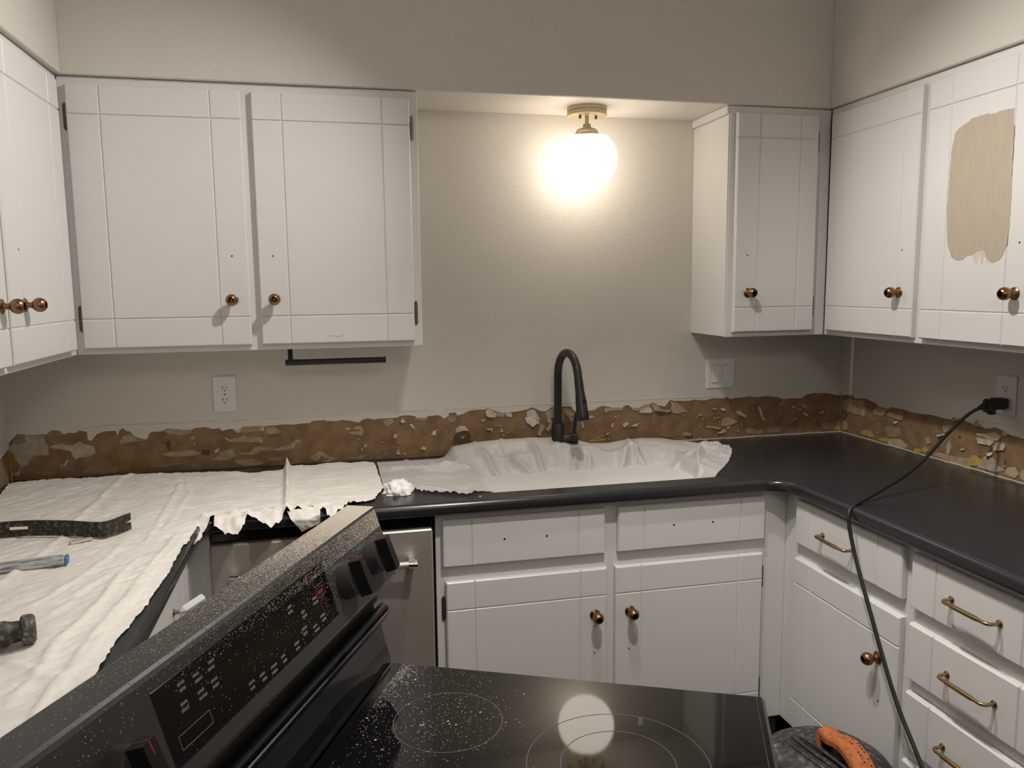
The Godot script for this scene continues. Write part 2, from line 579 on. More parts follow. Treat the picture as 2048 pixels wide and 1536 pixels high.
func torn_wall():
	# the painted skin of each wall ends in a torn edge; below it the brown drywall paper lies bare
	var edge := pairs([-0.001,1.037,0.02,1.059,0.026,1.065,0.041,1.063,0.086,1.06,0.112,1.059,0.123,1.071,0.139,1.071,0.152,1.067,0.162,1.056,0.172,1.061,0.195,1.059,0.208,1.067,0.23,1.062,0.23,1.041,0.234,1.032,0.242,1.032,0.26,1.053,0.281,1.06,0.316,1.06,0.321,1.046,0.328,1.061,0.339,1.068,0.348,1.058,0.36,1.056,0.371,1.04,0.383,1.033,0.408,1.026,0.417,1.044,0.425,1.051,0.456,1.051,0.475,1.06,0.506,1.056,0.551,1.051,0.56,1.057,0.588,1.059,0.616,1.051,0.637,1.053,0.648,1.042,0.677,1.048,0.701,1.043,0.714,1.053,0.749,1.054,0.781,1.051,0.832,1.054,0.874,1.053,0.937,1.055,0.941,1.062,0.981,1.064,0.996,1.059,1.023,1.058,1.044,1.061,1.078,1.055,1.102,1.049,1.116,1.059,1.133,1.062,1.154,1.057,1.187,1.059,1.21,1.06,1.233,1.059,1.247,1.065,1.272,1.066,1.3,1.061,1.302,1.055,1.336,1.054,1.348,1.06,1.377,1.062,1.39,1.058,1.402,1.048,1.419,1.057,1.421,1.068,1.446,1.068,1.45,1.057,1.466,1.06,1.488,1.07,1.518,1.074,1.549,1.074,1.558,1.078,1.577,1.075,1.595,1.065,1.61,1.061,1.627,1.058,1.653,1.06,1.683,1.063,1.702,1.066,1.731,1.074,1.754,1.063,1.761,1.059,1.78,1.056,1.8,1.069,1.813,1.072,1.854,1.072,1.883,1.07,1.889,1.057,1.902,1.047,1.932,1.044,1.946,1.052,1.975,1.053,1.985,1.064,2.007,1.067,2.049,1.057,2.083,1.056,2.093,1.065,2.109,1.064,2.125,1.054,2.149,1.053,2.176,1.065,2.194,1.064,2.202,1.072,2.227,1.059,2.256,1.054,2.274,1.076,2.309,1.073,2.351,1.071,2.382,1.075,2.418,1.07,2.458,1.076,2.498,1.074,2.52,1.079,2.526,1.071,2.565,1.075,2.61,1.079,2.649,1.074,2.691,1.076,2.735,1.07,2.764,1.059,2.786,1.062,2.842,1.062,2.864,1.075,2.904,1.079,2.957,1.077,3,1.067,3.023,1.066])
	var poly := PackedVector2Array([Vector2(-0.002, edge[0].y)])
	for p in edge:
		poly.append(p)
	poly.append(Vector2(XR, edge[-1].y))
	poly.append(Vector2(XR, YS + 0.05))
	poly.append(Vector2(-0.002, YS + 0.05))
	var st := S()
	box(st, Vector3(-0.14, 0.0, -0.14), Vector3(XR + 0.14, YT, -0.0035), 0.001)
	plate(st, ragged(poly, 0.0012, 0.009), 0.0, -0.0036, Transform3D.IDENTITY)
	var wb := structure("wall_back", st, M.wall, "greige painted back wall with a torn brown strip above the counter")
	st = S()
	box(st, Vector3(0.0, 0.86, -0.0036), Vector3(XR, 1.12, -0.0024), 0.0004)
	part("bare_drywall_paper", st, M.paper, wb)
	st = S()
	box(st, Vector3(0.0, YS, 0.0), Vector3(XR, YT, 0.278), 0.003)
	part("soffit", st, M.wall, wb)
	# left wall
	var ledge := PackedVector2Array([Vector2(-ZF, 1.0)])
	var z := ZF
	while z > 0.03:
		ledge.append(Vector2(-z, 1.01 + rng.randf_range(-0.016, 0.014)))
		z -= rng.randf_range(0.01, 0.03)
	ledge.append(Vector2(-0.02, 1.015))
	ledge.append(Vector2(0.0, 1.018))
	ledge.append(Vector2(0.0, YS + 0.05))
	ledge.append(Vector2(-ZF, YS + 0.05))
	var tl := Transform3D(Basis(Vector3(0, 0, -1), Vector3.UP, Vector3(1, 0, 0)), Vector3.ZERO)
	st = S()
	box(st, Vector3(-0.14, 0.0, 0.0), Vector3(-0.0035, YT, ZF), 0.001)
	plate(st, ledge, 0.0, -0.0036, tl)
	var wl := structure("wall_left", st, M.wall, "greige painted left wall above the covered counter")
	st = S()
	box(st, Vector3(-0.0036, 0.86, 0.0), Vector3(-0.0024, 1.06, ZF), 0.0004)
	part("bare_drywall_paper", st, M.paper, wl)
	st = S()
	box(st, Vector3(0.0, YS, 0.278), Vector3(0.312, YT, ZF), 0.003)
	part("soffit", st, M.wall, wl)
	# right wall
	var redge := pairs([0,1.066,0.029,1.07,0.069,1.075,0.088,1.064,0.139,1.071,0.168,1.069,0.2,1.064,0.226,1.053,0.276,1.051,0.289,1.06,0.307,1.059,0.354,1.062,0.405,1.057,0.482,1.062,0.539,1.061,0.582,1.061,0.592,1.071,0.628,1.072,0.65,1.064,0.664,1.065,0.673,1.06,0.689,1.077,0.711,1.06,0.727,1.055,0.757,1.066,0.788,1.062,0.811,1.054,0.858,1.05,0.889,1.05,0.924,1.039,0.973,1.043,1.021,1.033])
	var rp := PackedVector2Array([Vector2(0.0, redge[0].y)])
	for p in redge:
		if p.x > 0.004:
			rp.append(p)
	rp.append(Vector2(ZF, 1.02))
	rp.append(Vector2(ZF, YS + 0.05))
	rp.append(Vector2(0.0, YS + 0.05))
	var tr := Transform3D(Basis(Vector3(0, 0, 1), Vector3.UP, Vector3(-1, 0, 0)), Vector3(XR, 0, 0))
	st = S()
	box(st, Vector3(XR + 0.0035, 0.0, 0.0), Vector3(XR + 0.14, YT, ZF), 0.001)
	plate(st, ragged(rp, 0.0012, 0.009), 0.0, -0.0036, tr)
	var wr := structure("wall_right", st, M.wall, "greige painted right wall with a torn brown strip above the counter")
	st = S()
	box(st, Vector3(XR + 0.0024, 0.86, 0.0), Vector3(XR + 0.0036, 1.08, ZF), 0.0004)
	part("bare_drywall_paper", st, M.paper, wr)
	st = S()
	box(st, Vector3(2.732, YS, 0.278), Vector3(XR, YT, ZF), 0.003)
	part("soffit", st, M.wall, wr)
	# remains of the old caulk line
	for seg in [[0.224,1.078,0.642,1.077], [0.68,1.077,0.73,1.076], [0.784,1.077,1.072,1.077], [1.228,1.082,1.36,1.083], [1.403,1.083,1.817,1.085], [1.836,1.086,2.485,1.085]]:
		caulk(wb, pairs(seg), Transform3D.IDENTITY)
	for seg in [[0.442,1.085,0.466,1.085], [0.531,1.084,0.56,1.083], [0.679,1.079,0.816,1.08]]:
		caulk(wr, pairs(seg), tr)
	# bead along the back of the counter
	for b in [[wb, Vector3(2.2, YC + 0.002, 0.001), Vector3(XR, YC + 0.002, 0.001)], [wr, Vector3(XR - 0.001, YC + 0.002, 0.0), Vector3(XR - 0.001, YC + 0.002, 1.6)]]:
		var pts: Array = []
		for k in 60:
			pts.append((b[1] as Vector3).lerp(b[2], k / 59.0) + Vector3(0, rng.randf_range(-0.0008, 0.0012), 0))
		st = S()
		tube(st, pts, 0.0028, 6)
		part("caulk_bead", st, M.torn_white, b[0])
	st = S()
	tube(st, [Vector3(XR - 0.001, YC, 0.001), Vector3(XR - 0.001, 0.98, 0.001), Vector3(XR - 0.001, 1.08, 0.001)], 0.0022, 6)
	part("caulk_bead", st, M.skim, wb)
	flakes(wb, wr, tr)

func caulk(parent: Node3D, p: PackedVector2Array, t: Transform3D):
	var pts: Array = []
	for k in 21:
		var q := p[0].lerp(p[1], k / 20.0)
		pts.append(t * Vector3(q.x, q.y + rng.randf_range(-0.0006, 0.0006), 0.0002))
	var st := S()
	tube(st, pts, 0.0016, 6)
	part("caulk_line", st, M.wall, parent)

func flakes(wb: Node3D, wr: Node3D, tr: Transform3D):
	# scraps of paper, skim coat and glue left on the bare board: material, lift, outline
	var t := Transform3D.IDENTITY
	fl(wb, t, "skim", 0.000, [0.0079,1.03,0.0258,1.06,0.0494,1.0588,0.0536,1.0648,0.0863,1.0599,0.1024,1.0528,0.1063,1.0307,0.1121,1.022,0.1116,0.9907,0.07,0.9921,0.0559,0.9773,0.0455,0.9612,0.0303,0.9559,0.0209,0.9293,-0.0028,0.9309,-0.0027,1.012,0.001,1.0242])
	fl(wb, t, "tan_dark", 0.001, [0.0156,1.0358,0.022,1.0582,0.0456,1.0569,0.0496,1.038,0.0287,1.0278], 0.002)
	fl(wb, t, "amber", 0.000, [0.0032,1.0178,0.0157,0.9797,0.027,0.9603,0.0201,0.9419,0.0051,0.9387,-0.0025,0.9808], 0.0015)
	fl(wb, t, "tan_dark", 0.001, [0.0863,1.0599,0.1121,1.0585,0.1242,1.0714,0.1389,1.0696,0.1517,1.0658,0.1622,1.0559,0.147,1.0535,0.1287,1.0566,0.1135,1.0522,0.0877,1.0542])
	fl(wb, t, "tan_dark", 0.001, [0.1235,1.0381,0.1438,1.0349,0.1357,1.027,0.1229,1.0298])
	fl(wb, t, "tan_pale", 0.003, [0.1144,1.0156,0.1337,1.025,0.1564,1.0279,0.1598,1.0235,0.1819,1.0181,0.2055,1.0315,0.2143,1.0226,0.2422,1.0147,0.2494,1.01,0.25,0.9909,0.23,0.9773,0.2016,0.9779,0.1899,0.9723,0.1813,0.9844,0.1768,0.9994,0.1493,1.0084,0.1308,1.0105])
	fl(wb, t, "torn_white", 0.006, [0.1527,0.9524,0.1614,0.9687,0.1674,0.9737,0.1626,0.9602,0.1563,0.9501])
	fl(wb, t, "torn_white", 0.004, [0.143,0.9488,0.1475,0.958,0.1502,0.9568,0.1468,0.9486])
	fl(wb, t, "tan_dark", 0.001, [0.2056,0.9279,0.2276,0.9435,0.2506,0.9452,0.2748,0.9341,0.3003,0.941,0.3521,0.9399,0.3509,0.9228,0.3182,0.9206,0.2641,0.9177,0.213,0.9253])
	fl(wb, t, "amber", 0.000, [0.3096,0.9362,0.3519,0.9378,0.4069,0.9365,0.4003,0.9239,0.3508,0.9206,0.3161,0.9186], 0.002)
	fl(wb, t, "tan_dark", 0.001, [0.0691,0.9325,0.0956,0.9392,0.1138,0.9338,0.1284,0.9286,0.0945,0.9245])
	fl(wb, t, "tan", 0.004, [0.325,1.0227,0.3359,1.0413,0.3591,1.0485,0.3703,1.0416,0.3793,1.0304,0.4023,1.0249,0.3573,1.0199,0.3283,1.014])
	fl(wb, t, "tan", 0.001, [0.4609,1.0517,0.4751,1.0585,0.5066,1.0558,0.5521,1.0502,0.5475,1.0407,0.5132,1.0328,0.4997,1.04,0.4761,1.0423])
	fl(wb, t, "tan", 0.001, [0.4481,0.9717,0.4763,0.9798,0.5321,0.9809,0.5442,0.9824,0.5776,0.9684,0.5431,0.9628,0.5171,0.9633,0.4911,0.9627])
	fl(wb, t, "torn_white", 0.005, [0.6183,0.9737,0.6269,0.9819,0.6339,0.9804,0.6305,0.973,0.6222,0.9691])
	fl(wb, t, "tan", 0.001, [0.6108,0.9478,0.6297,0.9577,0.6364,0.9682,0.6655,0.9786,0.6757,0.978,0.6811,0.9634,0.6889,0.9563,0.6761,0.9461,0.6635,0.9402,0.6147,0.9443])
	fl(wb, t, "tan", 0.002, [0.6669,1.006,0.6838,1.016,0.7044,1.0171,0.7171,1.0252,0.7249,1.016,0.7679,1.0147,0.7762,1.0065,0.767,0.996,0.7364,0.9988,0.6748,1.0011])
	fl(wb, t, "tan_pale", 0.002, [0.6513,1.0199,0.6753,1.0099,0.6689,1.0048,0.6629,1.0084])
	fl(wb, t, "tan_pale", 0.003, [0.6832,1.0445,0.6978,1.0503,0.7095,1.0365,0.6929,1.0341])
	fl(wb, t, "tan", 0.001, [0.7016,1.0435,0.7143,1.0516,0.7494,1.0531,0.7697,1.0527,0.7689,1.0356,0.7382,1.035,0.7174,1.0317])
	fl(wb, t, "tan", 0.001, [0.6798,0.9392,0.7336,0.9404,0.764,0.9341,0.781,0.9309,0.7633,0.9186,0.722,0.9167,0.6875,0.9277])
	fl(wb, t, "tan", 0.001, [0.6893,0.9629,0.7348,0.9647,0.7479,0.9794,0.7664,0.9828,0.7725,0.9713,0.7572,0.9567,0.7342,0.9537])
	fl(wb, t, "tan_pale", 0.003, [0.5407,1.0259,0.5549,1.0295,0.5564,1.0207,0.5522,1.0166])
	fl(wb, t, "tan_pale", 0.003, [0.5538,1.01,0.5594,1.0032,0.5549,0.9948,0.5533,1.0014])
	fl(wb, t, "tan_dark", 0.001, [0.5353,0.9328,0.5497,0.9385,0.5605,0.9334,0.5569,0.9227,0.5368,0.9229])
	fl(wb, t, "tan_dark", 0.001, [0.4221,0.9334,0.4303,0.9393,0.5098,0.9409,0.5262,0.9486,0.5299,0.9429,0.5135,0.9363,0.4613,0.9287])
	fl(wb, t, "torn_dark", 0.000, [0.5884,0.982,0.6043,0.9767,0.5993,0.9595,0.5794,0.965,0.5761,0.9783])
	fl(wb, t, "torn_dark", 0.000, [0.4665,1.0149,0.4786,1.0185,0.481,0.9925,0.4726,0.9843,0.4677,1.0019])
	fl(wb, t, "tan", 0.001, [0.7663,0.9814,0.7786,0.9785,0.8078,0.9768,0.8159,0.9708,0.8564,0.9818,0.8715,0.9877,0.8847,1.0003,0.9057,0.9958,0.9012,0.9883,0.8863,0.9869,0.877,0.9695,0.8302,0.9622,0.8137,0.9676,0.778,0.9652,0.7656,0.967])
	fl(wb, t, "tan", 0.002, [0.7862,1.0499,0.8215,1.0459,0.8416,1.0271,0.8309,1.0232,0.785,1.0246,0.7887,1.0365])
	fl(wb, t, "torn_white", 0.001, [0.7695,1.0485,0.782,1.0501,0.7845,1.0356,0.7689,1.0353])
	fl(wb, t, "tan_pale", 0.003, [0.768,1.0178,0.7759,1.0085,0.7773,0.9952,0.7669,0.9935])
	fl(wb, t, "tan_dark", 0.001, [0.7788,0.9374,0.8,0.9428,0.8397,0.9393,0.8352,0.9317,0.816,0.9273,0.7953,0.9319])
	fl(wb, t, "tan", 0.001, [0.9306,0.9259,0.9376,0.939,0.9639,0.9544,0.9746,0.9526,0.985,0.9407,1.0233,0.9226,0.9948,0.9152,0.9753,0.9142,0.9668,0.917,0.9929,0.9221,0.9677,0.9395,0.9651,0.9284,0.954,0.92])
	fl(wb, t, "tan_pale", 0.002, [1.0534,1.0317,1.0621,1.0335,1.0728,1.0274,1.064,1.0244])
	fl(wb, t, "tan", 0.002, [1.0793,1.0259,1.0884,1.0367,1.1103,1.0367,1.1164,1.0217,1.1139,1.0105,1.1092,1.0017,1.0657,1.0108,1.0637,1.0154,1.1098,1.0198,1.1011,1.0225])
	fl(wb, t, "tan", 0.003, [1.0869,0.9915,1.1044,0.9906,1.1032,0.9861])
	fl(wb, t, "torn_white", 0.006, [1.1167,0.9626,1.1236,0.9713,1.1256,0.9666,1.1188,0.959])
	fl(wb, t, "torn_white", 0.006, [1.1065,0.9541,1.112,0.956,1.1095,0.9459])
	fl(wb, t, "tan", 0.002, [1.1837,1.0546,1.21,1.0579,1.2215,1.055,1.2235,1.0436,1.2094,1.0351,1.1963,1.0312,1.19,1.0407])
	fl(wb, t, "tan_dark", 0.001, [1.0408,0.9238,1.0846,0.9257,1.1267,0.9323,1.1287,0.9253,1.0976,0.9181,1.0493,0.9187])
	fl(wb, t, "tan_dark", 0.001, [0.8558,0.9193,0.8901,0.9284,0.9069,0.9229,0.8725,0.9138])
	fl(wb, t, "amber", 0.000, [0.7017,0.931,0.764,0.9327,0.8013,0.9271,0.7758,0.9175,0.7217,0.9187])
	fl(wb, t, "torn_white", 0.010, [1.2465,1.0441,1.2525,1.0575,1.2634,1.0444,1.2543,1.0403])
	fl(wb, t, "torn_white", 0.002, [1.2788,1.0322,1.2879,1.034,1.2922,1.0258,1.2976,1.0175,1.2875,1.0203])
	fl(wb, t, "torn_white", 0.004, [1.3549,0.9902,1.3644,1.0059,1.3725,1.0067,1.3697,0.9871,1.3618,0.9922])
	fl(wb, t, "torn_white", 0.000, [1.4426,0.9984,1.4474,1.0109,1.4615,1.0183,1.4801,1.0162,1.4914,0.9981,1.4797,0.9964,1.4587,0.994])
	fl(wb, t, "torn_dark", 0.000, [1.4348,0.9556,1.4376,0.9835,1.4588,0.9963,1.4798,1.0011,1.4937,0.9945,1.5023,0.9518], 0.0022)
	fl(wb, t, "tan", 0.003, [1.4608,0.9822,1.4773,0.9907,1.4865,0.9832,1.4676,0.9702])
	fl(wb, t, "tan_pale", 0.014, [1.5556,1.0546,1.5534,1.064,1.5583,1.0766,1.5771,1.0746,1.5934,1.0598,1.592,1.047,1.5719,1.0456,1.5579,1.0498])
	fl(wb, t, "tan", 0.002, [1.5934,1.0621,1.61,1.0602,1.6242,1.0572,1.624,1.0443,1.605,1.0452,1.5921,1.0505])
	fl(wb, t, "torn_white", 0.003, [1.6265,1.0535,1.6361,1.0578,1.6528,1.057,1.6514,1.0418,1.6359,1.0437])
	fl(wb, t, "tan_pale", 0.007, [1.5365,1.0356,1.553,1.0383,1.5553,1.0335,1.5411,1.0307])
	fl(wb, t, "tan_pale", 0.007, [1.5524,1.002,1.5808,1.0041,1.576,0.9984,1.5618,0.998])
	fl(wb, t, "tan", 0.006, [1.5857,1.0151,1.6142,1.0137,1.6117,1.0107,1.588,1.0119])
	fl(wb, t, "tan_pale", 0.008, [1.2194,0.9952,1.2285,1.0027,1.2373,0.9965,1.2303,0.9866,1.2214,0.9871])
	fl(wb, t, "tan", 0.001, [1.2951,1.0532,1.3359,1.0524,1.3451,1.0577,1.338,1.0453,1.2995,1.0484])
	fl(wb, t, "tan_dark", 0.002, [1.4136,1.0497,1.4229,1.0562,1.4438,1.0599,1.4458,1.0482,1.4386,1.0323,1.4179,1.0368])
	fl(wb, t, "torn_white", 0.004, [1.6091,0.9884,1.6116,1.0001,1.6151,0.9976,1.6127,0.9883])
	fl(wb, t, "torn_white", 0.004, [1.6172,0.9738,1.6209,0.9831,1.6232,0.9735])
	fl(wb, t, "amber", 0.000, [1.2558,0.931,1.3193,0.9319,1.3789,0.9331,1.395,0.9322,1.3878,0.9221,1.342,0.9248,1.2781,0.9205,1.26,0.9215])
	fl(wb, t, "tan_pale", 0.009, [1.315,0.9438,1.3289,0.9523,1.3355,0.9403,1.324,0.9386])
	fl(wb, t, "tan", 0.006, [1.2288,0.9326,1.2382,0.9459,1.2421,0.9272,1.2309,0.9267])
	fl(wb, t, "torn_white", 0.000, [1.7099,1.0588,1.7316,1.0672,1.7437,1.0596,1.7508,1.0426,1.7581,1.0328,1.7555,1.021,1.7193,1.0346,1.7097,1.0446])
	fl(wb, t, "torn_white", 0.016, [1.7013,1.0379,1.7218,1.0393,1.7435,1.0263,1.7579,1.0161,1.7434,1.0121,1.7263,1.0034,1.7071,1.021])
	fl(wb, t, "skim", 0.001, [1.78,1.0507,1.7898,1.0574,1.8143,1.0706,1.8166,1.0299,1.7922,1.0335,1.7849,1.041])
	fl(wb, t, "tan", 0.009, [1.7467,0.9738,1.7628,1.0111,1.7774,1.0032,1.7699,0.9845,1.7576,0.9648])
	fl(wb, t, "tan", 0.007, [1.7797,0.9888,1.7969,1.0094,1.8068,1.0256,1.8042,0.9923,1.7895,0.9811])
	fl(wb, t, "tan", 0.004, [1.7824,1.034,1.797,1.0356,1.8043,1.0186,1.7896,1.0121])
	fl(wb, t, "tan", 0.004, [1.8511,1.0665,1.8683,1.0633,1.8831,1.0459,1.898,1.0452,1.8782,1.0341,1.8634,1.0372,1.8535,1.0473])
	fl(wb, t, "tan_pale", 0.006, [1.8683,1.037,1.8782,1.0413,1.8856,1.0194,1.8757,1.0151])
	fl(wb, t, "tan_pale", 0.004, [1.8535,1.0521,1.8658,1.0515,1.8634,1.0468])
	fl(wb, t, "torn_white", 0.002, [1.9553,1.0618,1.9677,1.0733,1.9903,1.0626,1.9728,1.0574])
	fl(wb, t, "tan", 0.003, [2.0105,1.0472,2.013,1.0592,2.084,1.0559,2.0815,1.0475,2.0383,1.0483,2.0156,1.0421])
	fl(wb, t, "tan", 0.003, [2.1095,1.0621,2.1507,1.0529,2.1763,1.0652,2.1939,1.0656,2.1941,1.0534,2.1687,1.0521,2.1431,1.041,2.125,1.0443])
	fl(wb, t, "torn_white", 0.006, [2.1457,1.036,2.1687,1.0521,2.194,1.0558,2.2025,1.0456,2.1943,1.0313])
	fl(wb, t, "tan_pale", 0.006, [2.0845,0.9925,2.1023,1.0014,2.1101,0.9937,2.0948,0.9834,2.0871,0.9838])
	fl(wb, t, "tan_pale", 0.010, [2.1153,0.9861,2.1513,0.9941,2.141,0.9848,2.1256,0.9831])
	fl(wb, t, "tan_pale", 0.008, [2.0361,0.9876,2.0462,1.0018,2.0501,0.9967,2.0412,0.9837])
	fl(wb, t, "tan", 0.005, [1.9229,1.0248,1.9353,1.0338,1.9754,1.0295,1.9628,1.0228,1.9278,1.0209])
	fl(wb, t, "tan_pale", 0.004, [1.9204,1.0128,1.9279,1.0076,1.9304,0.9906,1.9229,0.9862])
	fl(wb, t, "glue", 0.001, [1.9505,0.9362,1.9731,0.9447,2.0237,0.9395,1.9984,0.9323,1.953,0.9312])
	fl(wb, t, "tan", 0.006, [2.0135,0.9584,2.0287,0.9637,2.0312,0.9599,2.0185,0.9556])
	fl(wb, t, "torn_white", 0.003, [2.1786,1.0513,2.1941,1.0531,2.202,1.0404,2.2099,1.0352,2.1943,1.0334])
	fl(wb, t, "tan", 0.004, [2.199,1.07,2.2304,1.0563,2.2358,1.0438,2.2804,1.0393,2.2726,1.0298,2.2098,1.0401])
	fl(wb, t, "tan", 0.003, [2.2772,1.0739,2.3089,1.0652,2.325,1.0496,2.3465,1.0313,2.3069,1.0232,2.2831,1.0293,2.2802,1.0467,2.2853,1.0563])
	fl(wb, t, "tan", 0.003, [2.4928,0.9691,2.503,0.9964,2.5246,1.0003,2.5663,0.9781,2.5337,0.9671,2.5038,0.9635])
	fl(wb, t, "tan", 0.006, [2.4226,0.9652,2.4387,0.9694,2.493,0.959,2.485,0.9544,2.4334,0.9621])
	fl(wb, t, "tan_pale", 0.008, [2.4772,0.9384,2.5123,0.9505,2.5125,0.9429,2.4963,0.9374])
	fl(wb, t, "tan_pale", 0.008, [2.5148,0.9579,2.531,0.9647,2.5285,0.9572,2.5177,0.9527])
	fl(wb, t, "torn_white", 0.005, [2.557,1.0139,2.5622,1.0238,2.5789,1.018,2.5986,1.0019,2.5933,0.9945,2.5682,1.0084])
	fl(wb, t, "torn_white", 0.003, [2.65,1.0375,2.6613,1.0319,2.6735,0.9957,2.6881,0.9772,2.6712,0.9831,2.6621,1.0065])
	fl(wb, t, "tan_dark", 0.002, [2.5977,0.9384,2.6193,0.9551,2.653,0.9406,2.6808,0.9443,2.6759,0.9241,2.609,0.9276])
	fl(wb, t, "tan_dark", 0.002, [2.6895,0.9336,2.7309,0.9545,2.7503,0.9458,2.7511,0.9252])
	fl(wb, t, "tan", 0.002, [2.3296,0.9375,2.3426,0.9518,2.3668,0.943,2.3643,0.9331])
	fl(wb, t, "tan_pale", 0.007, [2.4857,1.0348,2.502,1.0366,2.5157,1.0284,2.4995,1.0242])
	fl(wb, t, "tan", 0.006, [2.4507,1.0339,2.4748,1.0378,2.4803,1.0351,2.4588,1.0311])
	fl(wb, t, "glue", 0.004, [2.392,1.0155,2.4054,1.0161,2.4082,1.0122,2.3975,1.0115])
	fl(wb, t, "torn_white", 0.004, [2.3842,1.0083,2.3922,1.0067,2.3896,1.0031])
	fl(wb, t, "tan_pale", 0.004, [2.4125,0.9982,2.4178,1.0005,2.4166,0.9943])
	fl(wb, t, "tan", 0.004, [2.5689,0.983,2.5829,0.9722,2.592,0.9438,2.5804,0.9622])
	fl(wb, t, "amber", 0.002, [2.2215,0.9457,2.3005,0.9365,2.2847,0.9312,2.2346,0.9401])
	fl(wb, t, "torn_dark", 0.000, [2.2099,1.0327,2.2385,1.0363,2.2831,1.033,2.2832,1.0243,2.2361,1.0179])
	fl(wb, t, "torn_dark", 0.000, [2.3377,0.9283,2.3643,0.9356,2.3777,0.9299,2.3698,0.9228])
	fl(wb, t, "tan_pale", 0.006, [2.7394,1.0376,2.7586,1.0508,2.767,1.0517,2.7477,1.0398])
	fl(wb, t, "torn_white", 0.006, [2.7989,1.0285,2.8158,1.0316,2.8132,1.0253,2.8019,1.0233])
	fl(wb, t, "torn_white", 0.004, [2.8276,1.0195,2.8447,1.0188,2.8393,1.0126])
	fl(wb, t, "tan_pale", 0.006, [2.8441,1.0355,2.8614,1.0309,2.866,1.0216,2.8531,1.0235])
	fl(wb, t, "torn_white", 0.006, [2.8511,1.003,2.8655,0.9998,2.8804,0.9848,2.863,0.9895])
	fl(wb, t, "tan", 0.005, [2.7979,0.9785,2.8291,0.9809,2.8293,0.9757,2.8067,0.9729])
	fl(wb, t, "tan_pale", 0.009, [2.9173,0.9973,2.9429,1.0052,2.9461,0.9986,2.9261,0.9943])
	fl(wb, t, "tan_dark", 0.002, [2.695,0.9413,2.7311,0.9523,2.7569,0.9407,2.7516,0.9307,2.7067,0.9279])
	fl(wb, t, "amber", 0.001, [2.8767,0.9345,2.8878,0.9443,2.9081,0.9407,2.9114,0.9327])
	fl(wb, t, "tan_dark", 0.002, [2.9401,0.9364,2.9419,0.9624,2.9919,0.9495,2.9927,0.9311,2.9579,0.9277])
	fl(wb, t, "glue", 0.001, [2.993,0.9259,3.0036,0.9489,3.0207,0.9585,3.0224,0.9217])
	fl(wr, tr, "tan", 0.002, [0.0072,1.0481,0.0705,1.0569,0.139,1.064,0.1407,1.0393,0.1561,1.0317,0.1436,0.9973,0.1204,1.0036,0.0977,1,0.0383,1.0061,0.0059,1.0063])
	fl(wr, tr, "amber", 0.001, [0.0269,1.056,0.0459,1.0714,0.0693,1.0745,0.0896,1.0621])
	fl(wr, tr, "tan", 0.002, [0.1928,1.0323,0.2203,1.0511,0.2697,1.0465,0.2601,1.0354,0.2506,1.0219,0.2011,1.0177])
	fl(wr, tr, "tan", 0.004, [0.2673,1.0317,0.2871,1.042,0.3402,1.0409,0.3607,1.0371,0.3522,1.0195,0.3089,1.0217,0.2746,1.0257])
	fl(wr, tr, "torn_white", 0.006, [0.3067,1.006,0.3295,1.0145,0.3221,1.0015])
	fl(wr, tr, "glue", 0.002, [0.1214,0.9332,0.1505,0.951,0.1764,0.9531,0.2028,0.9406,0.2037,0.9284,0.1483,0.928])
	fl(wr, tr, "glue", 0.002, [0.2289,0.9282,0.2459,0.9388,0.2842,0.9387,0.2817,0.9262,0.2434,0.9237])
	fl(wr, tr, "tan", 0.001, [0.0091,0.9573,0.0289,0.9658,0.0462,0.948,0.0434,0.9294,0.0151,0.9296])
	fl(wr, tr, "tan_dark", 0.001, [0.2684,0.9671,0.2773,0.9879,0.3013,0.9872,0.3439,0.99,0.3462,0.9575,0.2871,0.9465])
	fl(wr, tr, "torn_dark", 0.000, [0.0167,0.9664,0.0312,0.9921,0.0506,1.0003,0.0357,0.985,0.0287,0.9684])
	fl(wr, tr, "tan_pale", 0.001, [0.2787,0.9364,0.3156,0.9458,0.3486,0.9497,0.369,0.9396,0.3826,0.9306,0.3767,0.9224,0.3177,0.9153,0.2833,0.9205])
	fl(wr, tr, "tan", 0.003, [0.5449,1.0329,0.5642,1.0406,0.5837,1.0417,0.593,1.0283,0.5578,1.0134,0.5484,1.0248])
	fl(wr, tr, "tan_pale", 0.012, [0.5273,0.9991,0.5745,1.0153,0.5667,1.0074,0.5363,0.9952])
	fl(wr, tr, "glue", 0.003, [0.4149,0.9255,0.4269,0.9325,0.4547,0.9336,0.4525,0.9217,0.4279,0.9189])
	fl(wr, tr, "glue", 0.003, [0.4574,0.9386,0.4661,0.9449,0.4877,0.938,0.4765,0.9267,0.4611,0.9303])
	fl(wr, tr, "tan", 0.002, [0.4697,0.9772,0.4901,0.9855,0.4947,0.964,0.4803,0.9567])
	fl(wr, tr, "tan_pale", 0.002, [0.5665,0.9737,0.5794,0.9892,0.5894,0.9673,0.5828,0.9443,0.5719,0.9399])
	fl(wr, tr, "tan", 0.001, [0.5065,0.9262,0.5348,0.9388,0.5915,0.9397,0.6641,0.9465,0.6741,0.9192,0.5932,0.9183])
	fl(wr, tr, "tan_pale", 0.003, [0.6883,1.0349,0.7235,1.0393,0.7548,1.049,0.7842,1.0424,0.7759,1.0268,0.7519,1.0242,0.7169,1.0278,0.694,1.0277])
	fl(wr, tr, "tan_pale", 0.004, [0.6895,1.0206,0.7297,1.0241,0.764,1.0245,0.7485,1.0053,0.701,1.0042])
	fl(wr, tr, "skim", 0.008, [0.7608,1.0037,0.7761,1.0248,0.791,1.0177,0.7971,1.001,0.769,0.9932])
	fl(wr, tr, "tan_pale", 0.008, [0.7903,1.0256,0.8029,1.0161,0.8019,1,0.7913,1.0138])
